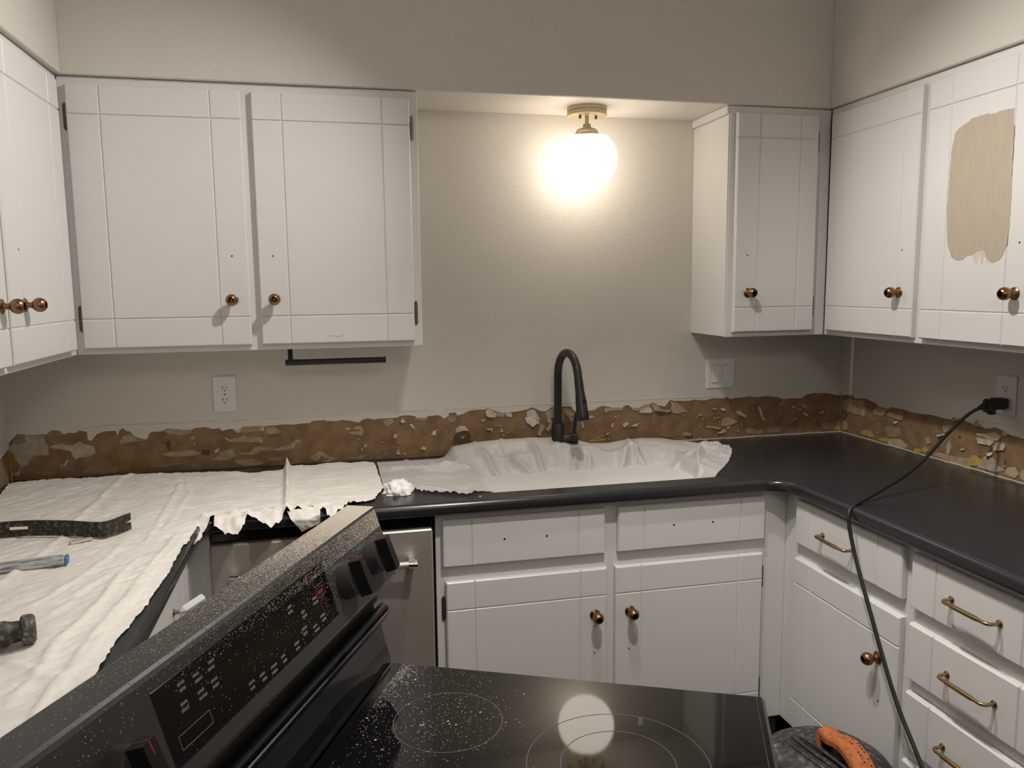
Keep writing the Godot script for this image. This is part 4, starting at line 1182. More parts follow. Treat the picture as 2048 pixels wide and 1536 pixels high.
func cooker():
	var a := deg_to_rad(25.0)
	# local x: from the control panel to the oven front; local z: along the control panel toward the viewer
	var t := thing("range", "black electric range with glass cooktop and dusty control panel, pulled out at an angle", "range", Vector3(1.116, 0, 1.567), Basis(Vector3(cos(a), 0, sin(a)), Vector3.UP, Vector3(-sin(a), 0, cos(a))))
	var W := 0.75
	var st := S()
	box(st, Vector3(-0.085, 0.02, -0.006), Vector3(0.52, 0.893, W + 0.002), 0.003)
	part("body", st, M.black, t)
	st = S()
	box(st, Vector3(0.52, 0.2, 0.004), Vector3(0.556, 0.80, W - 0.006), 0.006)
	var od := part("oven_door", st, M.steel_black, t)
	st = S()
	tube(st, [Vector3(0.598, 0.76, 0.05), Vector3(0.598, 0.76, W - 0.05)], 0.012, 16)
	for z in [0.08, W - 0.08]:
		tube(st, [Vector3(0.553, 0.76, z), Vector3(0.598, 0.76, z)], 0.009, 12)
	part("oven_handle", st, M.steel_black, od)
	st = S()
	box(st, Vector3(0.52, 0.03, 0.004), Vector3(0.55, 0.19, W - 0.006), 0.006)
	part("storage_drawer", st, M.steel_black, t)
	# cooktop: a frame and the glass in it
	st = S()
	box(st, Vector3(-0.034, 0.893, -0.011), Vector3(0.552, 0.9125, W + 0.008), 0.005)
	part("cooktop_frame", st, M.black_gloss, t)
	st = S()
	box(st, Vector3(0.002, 0.9100, -0.003), Vector3(0.541, 0.9150, W), 0.0022)
	var glass := part("glass_cooktop", st, M.glass_top, t)
	for q in [[0.110, 0.148, 0.0765], [0.352, 0.203, 0.117], [0.352, 0.203, 0.0735], [0.112, 0.60, 0.0765], [0.352, 0.575, 0.105]]:
		st = S()
		lathe(st, [Vector2(q[2] - 0.0007, 0.91505), Vector2(q[2] + 0.0007, 0.91505), Vector2(q[2] + 0.0007, 0.91515), Vector2(q[2] - 0.0007, 0.91515), Vector2(q[2] - 0.0007, 0.91505)], Transform3D(Basis(), Vector3(q[0], 0, q[1])), 72)
		part("burner_ring", st, M.ring, glass)
	st = S()
	for k in 5:
		box(st, Vector3(0.372, 0.915, 0.089 + k * 0.004), Vector3(0.378, 0.9152, 0.0915 + k * 0.004), 0.0001)
	part("printed_mark", st, M.ring, glass)
	# backguard: lower panel, vent lip, control panel leaning back, cap
	prism(t, "lower_panel", M.black_gloss, [[-0.095, 0.893], [-0.032, 0.9125], [-0.0335, 0.925], [-0.040, 0.945], [-0.047, 0.977], [-0.095, 0.977]], -0.008, W + 0.006)
	prism(t, "vent_lip", M.black, [[-0.095, 0.9775], [-0.047, 0.9775], [-0.025, 1.0085], [-0.023, 1.0115], [-0.0255, 1.0125], [-0.044, 0.992], [-0.095, 0.992]], -0.011, W + 0.009)
	st = S()
	tube(st, [Vector3(-0.043, 1.006, -0.006), Vector3(-0.043, 1.006, W + 0.003)], 0.0088, 14)
	part("vent_bar", st, M.black, t)
	prism(t, "vent_back", M.black_gap, [[-0.095, 0.9925], [-0.058, 0.9925], [-0.058, 1.03], [-0.095, 1.03]], -0.006, W + 0.004)
	prism(t, "control_housing", M.steel_black, [[-0.103, 0.985], [-0.096, 0.985], [-0.096, 1.024], [-0.055, 1.020], [-0.049, 1.0205], [-0.0235, 1.058], [-0.021, 1.062], [-0.0212, 1.066], [-0.0535, 1.1655], [-0.056, 1.1695], [-0.060, 1.1715], [-0.099, 1.1720], [-0.1025, 1.1700]], -0.012, W + 0.01)
	# the control panel's face, as a frame: x along the panel toward the viewer, y up the panel, z out of it
	var foot := Vector3(-0.021, 1.062, 0.0)
	var upv := Vector3(-0.035, 0.109, 0).normalized()
	var out := Vector3(upv.y, -upv.x, 0)
	var f := Transform3D(Basis(Vector3(0, 0, 1), upv, Vector3(0, 0, 1).cross(upv)), foot)
	if f.basis.z.dot(out) < 0.0:
		f = Transform3D(Basis(Vector3(0, 0, -1), upv, out), foot)
	var sg := f.basis.x.z
	st = S()
	var dx0 := minf(sg * 0.195, sg * 0.552)
	box(st, Vector3(dx0, 0.019, -0.001), Vector3(dx0 + 0.357, 0.097, 0.0016), 0.0012, f)
	var disp := part("display_glass", st, M.black_gloss, t)
	legends(disp, f, sg)
	for w in [0.053, 0.150, 0.605, 0.702]:
		var kt := f.translated_local(Vector3(sg * w, 0.052, 0))
		st = S()
		lathe(st, [Vector2(0.0275, 0.0), Vector2(0.0275, 0.004), Vector2(0.0262, 0.0085), Vector2(0.0255, 0.018), Vector2(0.0245, 0.021), Vector2(0, 0.021)], kt * Transform3D(Basis(Vector3.RIGHT, PI / 2), Vector3.ZERO), 36)
		var kb := part("control_knob", st, M.steel_black, t)
		st = S()
		# the grip: a tall wedge across the knob
		var g := kt.rotated_local(Vector3.BACK, 0.10)
		var p := [[-0.0105, -0.0268, 0.0205], [0.0105, -0.0268, 0.0205], [0.0105, 0.0262, 0.0205], [-0.0105, 0.0262, 0.0205], [-0.008, -0.0265, 0.037], [0.008, -0.0265, 0.037], [0.008, 0.0255, 0.037], [-0.008, 0.0255, 0.037]]
		var v: Array = []
		for q in p:
			v.append(g * Vector3(q[0], q[1], q[2]))
		quad(st, v[4], v[5], v[6], v[7], g.basis.z)
		quad(st, v[0], v[1], v[5], v[4], -g.basis.y)
		quad(st, v[2], v[3], v[7], v[6], g.basis.y)
		quad(st, v[0], v[3], v[7], v[4], -g.basis.x)
		quad(st, v[1], v[2], v[6], v[5], g.basis.x)
		part("grip", st, M.black, kb)
		st = S()
		box(st, Vector3(-0.0009, 0.012, 0.037), Vector3(0.0009, 0.0250, 0.0374), 0.0001, g)
		box(st, Vector3(-0.0009, 0.0257, 0.0225), Vector3(0.0009, 0.0263, 0.036), 0.0001, g)
		part("pointer_line", st, M.print_red, kb)
	# white clip on the back of the panel
	st = S()
	for q in [[-0.022, -0.014], [-0.010, 0.010], [0.014, 0.022]]:
		box(st, Vector3(-0.113, 1.150, 0.394 + q[0]), Vector3(-0.104, 1.169, 0.394 + q[1]), 0.003)
	box(st, Vector3(-0.115, 1.166, 0.372), Vector3(-0.105, 1.1755, 0.416), 0.004)
	part("cord_clip", st, M.plastic_clip, t)
	dust(t, W)

func prism(t: Node3D, called: String, m: Material, prof: Array, z0: float, z1: float) -> MeshInstance3D:
	# a section in local x, y drawn out along local z, its ends eased
	var st := S()
	var n := prof.size()
	var p := PackedVector2Array()
	for q in prof:
		p.append(Vector2(q[0], q[1]))
	var c := Vector2()
	for q in p:
		c += q / n
	var cw := 1.0 if Geometry2D.is_polygon_clockwise(p) else -1.0
	var e := 0.0025
	var small := PackedVector2Array()
	for i in n:
		small.append(p[i] + (c - p[i]).normalized() * e * 0.6)
	for i in n:
		var j := (i + 1) % n
		var d := p[j] - p[i]
		var o := Vector3(-d.y * cw, d.x * cw, 0)
		quad(st, Vector3(p[i].x, p[i].y, z0 + e), Vector3(p[j].x, p[j].y, z0 + e), Vector3(p[j].x, p[j].y, z1 - e), Vector3(p[i].x, p[i].y, z1 - e), o)
		quad(st, Vector3(p[i].x, p[i].y, z0 + e), Vector3(p[j].x, p[j].y, z0 + e), Vector3(small[j].x, small[j].y, z0), Vector3(small[i].x, small[i].y, z0), o + Vector3(0, 0, -o.length()))
		quad(st, Vector3(p[i].x, p[i].y, z1 - e), Vector3(p[j].x, p[j].y, z1 - e), Vector3(small[j].x, small[j].y, z1), Vector3(small[i].x, small[i].y, z1), o + Vector3(0, 0, o.length()))
	var ix := Geometry2D.triangulate_polygon(small)
	for i in range(0, ix.size(), 3):
		for z in [z0, z1]:
			tri(st, Vector3(small[ix[i]].x, small[ix[i]].y, z), Vector3(small[ix[i + 1]].x, small[ix[i + 1]].y, z), Vector3(small[ix[i + 2]].x, small[ix[i + 2]].y, z), Vector3(0, 0, -1 if z == z0 else 1))
	return part(called, st, m, t)

func legends(disp: Node3D, f: Transform3D, sg: float):
	# key legends on the touch panel: two short lines of worn print for each key
	var st := S()
	for q in [[0.236, 0.036], [0.259, 0.032], [0.285, 0.040], [0.310, 0.032], [0.344, 0.032], [0.369, 0.031], [0.392, 0.033], [0.413, 0.035], [0.464, 0.084], [0.487, 0.083], [0.513, 0.086], [0.466, 0.066], [0.491, 0.066], [0.517, 0.068], [0.241, 0.062], [0.30, 0.075], [0.275, 0.058]]:
		for k in 2:
			var x: float = sg * q[0] + rng.randf_range(-0.002, 0.002)
			var y: float = q[1] - k * 0.006
			var w := rng.randf_range(0.008, 0.013)
			var at := x - w / 2
			while at < x + w / 2:
				var cw := rng.randf_range(0.0011, 0.0018)
				box(st, Vector3(at, y - rng.randf_range(0.0012, 0.0016), 0.0016), Vector3(at + cw, y + rng.randf_range(0.0012, 0.0018), 0.00175), 0.00003, f)
				at += cw + 0.0005
	part("printed_legend", st, M.print, disp)
	for q in [[0.222, 0.079, 0.024, 0.012], [0.512, 0.038, 0.05, 0.014]]:
		st = S()
		outline(st, f, sg * q[0], q[1], q[2], q[3])
		part("printed_frame", st, M.print, disp)
	st = S()
	outline(st, f, sg * 0.222, 0.064, 0.024, 0.012)
	for k in 6:
		box(st, Vector3(sg * 0.222 - 0.008 + k * 0.0026, 0.0615, 0.0016), Vector3(sg * 0.222 - 0.0064 + k * 0.0026, 0.0665, 0.00175), 0.00003, f)
	part("printed_legend", st, M.print_red, disp)
	# burner diagrams and the word OFF beside the knobs
	var t := disp.get_parent()
	for q in [[0.098, 0.083, true], [0.180, 0.083, false], [0.568, 0.084, true], [0.655, 0.084, false]]:
		st = S()
		var c := Vector3(sg * q[0], q[1], 0.0004)
		if q[2]:
			box(st, c - Vector3(0.0055, 0.0055, 0.0008), c + Vector3(0.0055, 0.0055, 0.0), 0.0002, f)
		else:
			outline(st, f, c.x, c.y, 0.011, 0.011, 0.0)
		box(st, c + Vector3(-sg * 0.014 - 0.002, -0.006, -0.0008), c + Vector3(-sg * 0.014 + 0.002, -0.001, 0.0), 0.0002, f)
		part("printed_symbol", st, M.print_pale, t)
	for w in [0.032, 0.128, 0.608]:
		var tm := TextMesh.new()
		tm.text = "OFF"
		tm.font_size = 16
		tm.pixel_size = 0.00045
		tm.depth = 0.0003
		var font := SystemFont.new()
		font.font_names = PackedStringArray(["Droid Sans"])
		tm.font = font
		tm.material = M.print_pale
		var o := put("printed_word", tm, M.print_pale, t)
		o.transform = f.translated_local(Vector3(sg * w, 0.094, 0.0003))

func outline(st: SurfaceTool, f: Transform3D, x: float, y: float, w: float, h: float, z := 0.0016):
	var e := 0.0006
	for q in [[-w / 2, -h / 2, w / 2, -h / 2 + e], [-w / 2, h / 2 - e, w / 2, h / 2], [-w / 2, -h / 2, -w / 2 + e, h / 2], [w / 2 - e, -h / 2, w / 2, h / 2]]:
		box(st, Vector3(x + q[0], y + q[1], z), Vector3(x + q[2], y + q[3], z + 0.00015), 0.00003, f)

func grain() -> ArrayMesh:
	var st := S()
	var top := Vector3(0.1, 1, 0)
	var ring := [Vector3(1, 0, 0.2), Vector3(0.2, 0.1, 1), Vector3(-0.9, 0, 0.4), Vector3(-0.5, 0.1, -0.9), Vector3(0.6, 0, -0.8)]
	for i in 5:
		tri(st, ring[i], ring[(i + 1) % 5], top, ring[i] + ring[(i + 1) % 5] + top)
	st.generate_normals()
	return st.commit()

func scatter(parent: Node3D, called: String, m: Material, at: Array):
	# at: [position, size, basis]
	var mm := MultiMesh.new()
	mm.transform_format = MultiMesh.TRANSFORM_3D
	mm.mesh = grain()
	mm.instance_count = at.size()
	for i in at.size():
		var s: float = at[i][1]
		var b: Basis = at[i][2]
		mm.set_instance_transform(i, Transform3D(b * Basis(Vector3.UP, rng.randf_range(0, TAU)) * Basis.from_scale(Vector3(s, s * 0.6, s * rng.randf_range(0.6, 1.2))), at[i][0]))
	var o := MultiMeshInstance3D.new()
	o.name = called
	o.multimesh = mm
	o.material_override = m
	o.set_meta("kind", "stuff")
	parent.add_child(o, true)

func dust(t: Node3D, W: float):
	# demolition dust, thickest at the far end of the control panel
	var at: Array = []
	for i in 38000:
		var w := minf(-log(maxf(rng.randf(), 0.002)) * 0.115, W)
		at.append([Vector3(rng.randf_range(-0.100, -0.056), 1.1719, w - 0.010), rng.randf_range(0.0003, 0.0008), Basis.IDENTITY])
	var fb := Basis(Vector3(0, 0, 1), Vector3(0.952, 0.306, 0), Vector3(0.306, -0.952, 0)).orthonormalized()
	for i in 9000:
		var w := minf(-log(maxf(rng.randf(), 0.002)) * 0.15, W)
		var v := rng.randf()
		if rng.randf() < 0.7:
			v = 0.75 + 0.25 * v
		at.append([Vector3(-0.021, 1.062, 0).lerp(Vector3(-0.0545, 1.168, 0), v) + Vector3(0.0007 + (0.0013 if w > 0.18 and w < 0.54 and v > 0.16 and v < 0.86 else 0.0), 0, w - 0.008), rng.randf_range(0.00025, 0.0007), fb])
	scatter(t, "dust_specks", M.dust, at)
	at = []
	for i in 1700:
		var x := 0.0
		var z := 0.0
		var r := rng.randf()
		if r < 0.35:      # in the seam behind the glass
			x = -0.012 + absf(rng.randfn(0.0, 0.018))
			z = absf(rng.randfn(0.0, 0.08)) - 0.004
		elif r < 0.75:    # over the near-left ring
			x = rng.randfn(0.10, 0.055)
			z = rng.randfn(0.15, 0.07)
		else:
			x = absf(rng.randfn(0.03, 0.06)) - 0.01
			z = rng.randf_range(0.0, 0.45)
		if x < -0.03 or x > 0.53 or z < -0.006 or z > W:
			continue
		at.append([Vector3(x, 0.9150 if x > 0.003 else 0.9125, z), rng.randf_range(0.0003, 0.0009) if rng.randf() < 0.985 else rng.randf_range(0.0012, 0.0022), Basis.IDENTITY])
	scatter(t, "dust_specks", M.dust, at)

# ---------------------------------------------------------------- wall plates and holder
func receptacle(t: Node3D, y: float):
	var st := S()
	var p := PackedVector2Array()
	for k in 28:
		var a := TAU * k / 28.0
		p.append(Vector2(0.0172 * cos(a), clampf(0.0172 * sin(a), -0.0140, 0.0140) + y))
	var q := PackedVector2Array()
	for k in 28:
		q.append(Vector2(p[k].x * 1.06, (p[k].y - y) * 1.07 + y))
	plate(st, q, 0.0056, 0.002, Transform3D.IDENTITY)
	part("receptacle_gap", st, M.hole, t)
	st = S()
	plate(st, p, 0.0066, 0.002, Transform3D.IDENTITY)
	var face := part("receptacle", st, M.plastic_white, t)
	st = S()
	box(st, Vector3(-0.0072, y - 0.002, 0.0066), Vector3(-0.0050, y + 0.0075, 0.0068), 0.00005)
	box(st, Vector3(0.0050, y - 0.001, 0.0066), Vector3(0.0070, y + 0.0068, 0.0068), 0.00005)
	lathe(st, [Vector2(0, 0.0), Vector2(0.0024, 0.0), Vector2(0.0024, 0.0002), Vector2(0, 0.0002)], Transform3D(Basis(Vector3.RIGHT, PI / 2), Vector3(0, y - 0.0078, 0.0066)), 10)
	part("slots", st, M.hole, face)

func cover(t: Node3D, w: float, h: float):
	var st := S()
	box(st, Vector3(-w / 2, -h / 2, 0.0002), Vector3(w / 2, h / 2, 0.0062), 0.0028)
	part("cover_plate", st, M.plastic_white, t)

func wall_plates():
	var t := thing("outlet", "white two-socket electrical outlet on the back wall beneath the left upper cabinet", "outlet", Vector3(0.662, 1.168, 0))
	cover(t, 0.075, 0.122)
	receptacle(t, 0.0205)
	receptacle(t, -0.0205)
	var st := S()
	lathe(st, [Vector2(0, 0), Vector2(0.003, 0), Vector2(0.0028, 0.0008), Vector2(0, 0.001)], Transform3D(Basis(Vector3.RIGHT, PI / 2), Vector3(0, 0, 0.0062)), 12)
	part("screw", st, M.bronze, t)
	t = thing("outlet", "white electrical outlet on the right wall with the black cord plugged in", "outlet", Vector3(XR, 1.172, 0.797), Basis(Vector3(0, 0, 1), Vector3.UP, Vector3(-1, 0, 0)))
	cover(t, 0.075, 0.122)
	receptacle(t, 0.0205)
	receptacle(t, -0.0205)
	t = thing("light_switch", "white double rocker light switch on the back wall right of the faucet", "switch", Vector3(2.4825, 1.174, 0))
	cover(t, 0.118, 0.116)
	for s in [-1.0, 1.0]:
		st = S()
		box(st, Vector3(s * 0.0232 - 0.0172, -0.034, 0.003), Vector3(s * 0.0232 + 0.0172, 0.034, 0.0064), 0.0004)
		part("rocker_gap", st, M.hole, t)
		st = S()
		var x0: float = s * 0.0232 - 0.0162
		var x1: float = s * 0.0232 + 0.0162
		var prof := [[-0.033, 0.0112], [0.0, 0.0085], [0.033, 0.0068]]
		if s > 0:
			prof = [[-0.033, 0.0085], [0.0, 0.0075], [0.033, 0.0085]]
		for i in 2:
			quad(st, Vector3(x0, prof[i][0], prof[i][1]), Vector3(x1, prof[i][0], prof[i][1]), Vector3(x1, prof[i + 1][0], prof[i + 1][1]), Vector3(x0, prof[i + 1][0], prof[i + 1][1]), Vector3.BACK)
			for x in [x0, x1]:
				quad(st, Vector3(x, prof[i][0], prof[i][1]), Vector3(x, prof[i + 1][0], prof[i + 1][1]), Vector3(x, prof[i + 1][0], 0.003), Vector3(x, prof[i][0], 0.003), Vector3(-1 if x == x0 else 1, 0, 0))
		for i in [0, 2]:
			quad(st, Vector3(x0, prof[i][0], prof[i][1]), Vector3(x1, prof[i][0], prof[i][1]), Vector3(x1, prof[i][0], 0.003), Vector3(x0, prof[i][0], 0.003), Vector3(0, -1 if i == 0 else 1, 0))
		part("rocker", st, M.plastic_white, t)
	# paper towel bar hung under the cabinet
	t = thing("towel_holder", "black paper towel bar hung beneath the left upper cabinet", "towel holder", Vector3(0.885, 1.347, 0.15))
	st = S()
	tube(st, [Vector3(-0.014, -0.066, 0), Vector3(0.302, -0.066, 0)], 0.0098, 20)
	tube(st, [Vector3(0.302, -0.066, 0), Vector3(0.306, -0.066, 0)], 0.0115, 20)
	part("bar", st, M.black, t)
	st = S()
	tube(st, [Vector3(0.002, 0.0, 0), Vector3(0.002, -0.066, 0)], 0.0078, 16)
	lathe(st, [Vector2(0, 0.0), Vector2(0.02, 0.0), Vector2(0.02, -0.004), Vector2(0, -0.004)], Transform3D(Basis(), Vector3(0.002, 0, 0)), 20)
	part("post", st, M.black, t)

# ---------------------------------------------------------------- sheets
func seg_dist(p: Vector2, l: PackedVector2Array) -> float:
	var d := 1e9
	for i in l.size() - 1:
		d = minf(d, p.distance_to(Geometry2D.get_closest_point_to_segment(p, l[i], l[i + 1])))
	return d

func drop_cloth():
	var out := pairs([0.039,0.208,0.012,0.065,0.065,0.04,0.164,0.033,0.292,0.041,0.362,0.039,0.468,0.047,0.609,0.057,0.738,0.115,0.838,0.099,0.862,0.06,0.987,0.04,1.147,0.053,1.149,0.258,1.156,0.424,1.131,0.506,1.118,0.558,1.05,0.593,0.998,0.679,0.97,0.608,0.916,0.608,0.88,0.643,0.861,0.671,0.842,0.689,0.808,0.657,0.781,0.645,0.773,0.693,0.765,0.708,0.742,0.702,0.718,0.683,0.7,0.669,0.7,0.627,0.675,0.693,0.677,0.737,0.666,0.787,0.656,0.838,0.656,0.942,0.657,1.035,0.653,1.102,0.649,1.171,0.644,1.248,0.639,1.307,0.633,1.334,0.63,1.363,0.628,1.388,0.63,1.415,0.631,1.444,0.632,1.471,0.631,1.541,0.633,1.62])
	for i in out.size():
		out[i].x = maxf(out[i].x, 0.006)
		out[i].y = maxf(out[i].y, 0.008)
	out.append(Vector2(0.60, 1.70))
	out.append(Vector2(0.02, 1.72))
	out.append(Vector2(0.008, 0.9))
	out = ragged(out, 0.0025, 0.01)
	# creases: line, height, half width
	var cr: Array = []
	cr.append([pairs([0.362,0.039,0.342,0.089,0.348,0.349,0.344,0.555,0.356,0.692,0.345,0.836,0.329,1.017]), 0.007, 0.02])
	cr.append([pairs([0.514,0.137,0.543,0.205,0.555,0.485,0.564,0.723,0.562,0.798]), 0.005, 0.012])
	cr.append([pairs([0.549,0.146,0.589,0.329,0.591,0.617,0.583,0.72]), 0.004, 0.010])
	cr.append([pairs([0.549,0.735,0.594,0.731,0.658,0.689]), 0.005, 0.012])
	cr.append([pairs([0.625,0.739,0.622,0.852,0.607,1.031,0.606,1.165,0.595,1.221,0.585,1.372,0.585,1.469,0.577,1.515,0.578,1.593]), 0.007, 0.014])
	cr.append([pairs([0.643,0.744,0.639,0.856,0.62,1.035,0.619,1.173,0.607,1.229,0.6,1.379,0.595,1.471,0.586,1.522]), 0.005, 0.009])
	cr.append([pairs([0.572,0.926,0.558,1.018,0.56,1.102,0.553,1.22,0.547,1.273,0.532,1.352,0.542,1.458,0.53,1.544]), 0.006, 0.018])
	cr.append([pairs([0.844,-0.187,0.866,0.247,0.876,0.493,0.884,0.696]), 0.030, 0.016])
	cr.append([pairs([0.482,1.211,0.504,1.104,0.539,0.983,0.6,0.934]), 0.004, 0.02])
	cr.append([pairs([0.084,0.331,0.162,0.212,0.278,0.182,0.361,0.174]), 0.004, 0.02])
	cr.append([pairs([0.432,1.162,0.471,1.054,0.501,0.908,0.515,0.786]), 0.004, 0.014])
	cr.append([pairs([0.485,1.414,0.527,1.451,0.566,1.485]), 0.005, 0.02])
	var n1 := noise(1.0, 2, FastNoiseLite.TYPE_SIMPLEX_SMOOTH, 81)
	var n2 := noise(1.0, 3, FastNoiseLite.TYPE_SIMPLEX_SMOOTH, 82)
	var step := 0.0062
	var ix := {}
	var st := SurfaceTool.new()
	st.begin(Mesh.PRIMITIVE_TRIANGLES)
	st.set_smooth_group(1)
	var count := 0
	var put_v := func(i: int, j: int) -> int:
		var key := i * 10000 + j
		if ix.has(key):
			return ix[key]
		return -1
	var nz := int(1.74 / step)
	var cells: Array = []
	for j in nz:
		var zc := (j + 0.5) * step
		var hits: Array = []
		for k in out.size():
			var a := out[k]
			var b := out[(k + 1) % out.size()]
			if (a.y > zc) != (b.y > zc):
				hits.append(a.x + (b.x - a.x) * (zc - a.y) / (b.y - a.y))
		hits.sort()
		for k in range(0, hits.size() - 1, 2):
			for i in range(int(hits[k] / step - 0.5) + 1, int(hits[k + 1] / step - 0.5) + 1):
				cells.append(Vector2i(i, j))
	var inside := {}
	for c in cells:
		inside[c] = true
	var closed := out.duplicate()
	closed.append(out[0])
	for c in cells:
		for q in [Vector2i(0, 0), Vector2i(1, 0), Vector2i(1, 1), Vector2i(0, 1)]:
			var v: Vector2i = c + q
			if ix.has(v):
				continue
			var p := Vector2(v.x * step, v.y * step)
			var rim := not (inside.has(v) and inside.has(v - Vector2i(1, 0)) and inside.has(v - Vector2i(0, 1)) and inside.has(v - Vector2i(1, 1)))
			if rim:
				# pull the rim of the grid onto the torn outline
				var best := p
				var bd := 1e9
				for k in closed.size() - 1:
					if absf(closed[k].x - p.x) > 0.12 and absf(closed[k + 1].x - p.x) > 0.12 and absf(closed[k].y - p.y) > 0.9:
						continue
					var q2 := Geometry2D.get_closest_point_to_segment(p, closed[k], closed[k + 1])
					if q2.distance_squared_to(p) < bd:
						bd = q2.distance_squared_to(p)
						best = q2
				p = best
			var y := cloth_height(p, cr, n1, n2)
			ix[v] = count
			count += 1
			st.add_vertex(Vector3(p.x, y, p.y))
	for c in cells:
		var a: int = ix[c]
		var b: int = ix[c + Vector2i(1, 0)]
		var d: int = ix[c + Vector2i(1, 1)]
		var e: int = ix[c + Vector2i(0, 1)]
		for k in ([a, b, d, a, d, e] if (c.x + c.y) % 2 == 0 else [a, b, e, b, d, e]):
			st.add_index(k)
	st.generate_normals()
	var t := thing("drop_cloth", "wrinkled white plastic drop cloth covering the left counter, under the tools", "drop cloth")
	put("sheet", st.commit(), M.cloth, t)
	# a torn corner hanging over the front edge
	st = SurfaceTool.new()
	st.begin(Mesh.PRIMITIVE_TRIANGLES)
	st.set_smooth_group(1)
	var hang := pairs([0.881,0.923,0.97,0.933,0.969,0.892,0.932,0.87,0.911,0.892,0.893,0.908])
	var rows := 14
	var cols := 14
	var top_a := hang[0]
	var top_b := hang[1]
	var low_a := hang[3] + Vector2(-0.012, 0.004)
	var low_b := hang[2]
	for j in rows + 1:
		for i in cols + 1:
			var u := float(i) / cols
			var v := float(j) / rows
			var p := top_a.lerp(top_b, u).lerp(low_a.lerp(low_b, u), v)
			var z := 0.628 + 0.034 * smoothstep(0.0, 0.4, v) + 0.010 * n2.get_noise_2d(p.x * 30.0, p.y * 22.0) * v + 0.012 * sin(u * PI) * sin(v * 3.0)
			st.add_vertex(Vector3(p.x, p.y + 0.003 * n1.get_noise_2d(p.x * 60, p.y * 60), z))
	for j in rows:
		for i in cols:
			var a := j * (cols + 1) + i
			for k in [a, a + 1, a + cols + 2, a, a + cols + 2, a + cols + 1]:
				st.add_index(k)
	st.generate_normals()
	put("hanging_flap", st.commit(), M.cloth, t)

func cloth_height(p: Vector2, cr: Array, n1: FastNoiseLite, n2: FastNoiseLite) -> float:
	var back := smoothstep(0.42, 0.66, p.x) * smoothstep(0.75, 0.6, p.y)
	var y := 0.9172
	# long wrinkles: along the wall at the back, slanting on the left
	var dg := p.rotated(0.9)
	var wl := n2.get_noise_2d(dg.x * 9.0, dg.y * 46.0)
	var wk := n2.get_noise_2d(p.x * 8.0 + 40.0, p.y * 60.0)
	var w := lerpf(wl, wk, back)
	y += 0.0042 * (1.0 - absf(w) * 2.0) * 0.5 + 0.0026 * w
	var w2 := n2.get_noise_2d(p.x * 22.0 + p.y * 12.0, p.y * 60.0 - p.x * 20.0)
	y += 0.0022 * (0.5 - absf(w2))
	y += 0.004 * n1.get_noise_2d(p.x * 7.0, p.y * 7.0)
	y += 0.0008 * n1.get_noise_2d(p.x * 70.0, p.y * 70.0)
	for c in cr:
		var dd := seg_dist(p, c[0])
		if dd < c[2]:
			var k: float = 1.0 - dd / c[2]
			var hgt: float = c[1]
			if hgt > 0.02:
				hgt *= clampf(1.25 - p.y * 1.1, 0.3, 1.3)
			y += hgt * k * k
	# bunched, torn front edge over the dishwasher
	if p.x > 0.66 and p.y > 0.52:
		var k := smoothstep(0.52, 0.62, p.y)
		y += k * (0.012 * absf(n1.get_noise_2d(p.x * 26.0, p.y * 20.0)) + 0.012 * n2.get_noise_2d(p.x * 18.0 + 9.0, p.y * 14.0) + 0.004)
		y -= 0.03 * smoothstep(0.635, 0.70, p.y)
	return maxf(y, 0.9150 if p.y < 0.625 or p.x < 0.655 else 0.86)

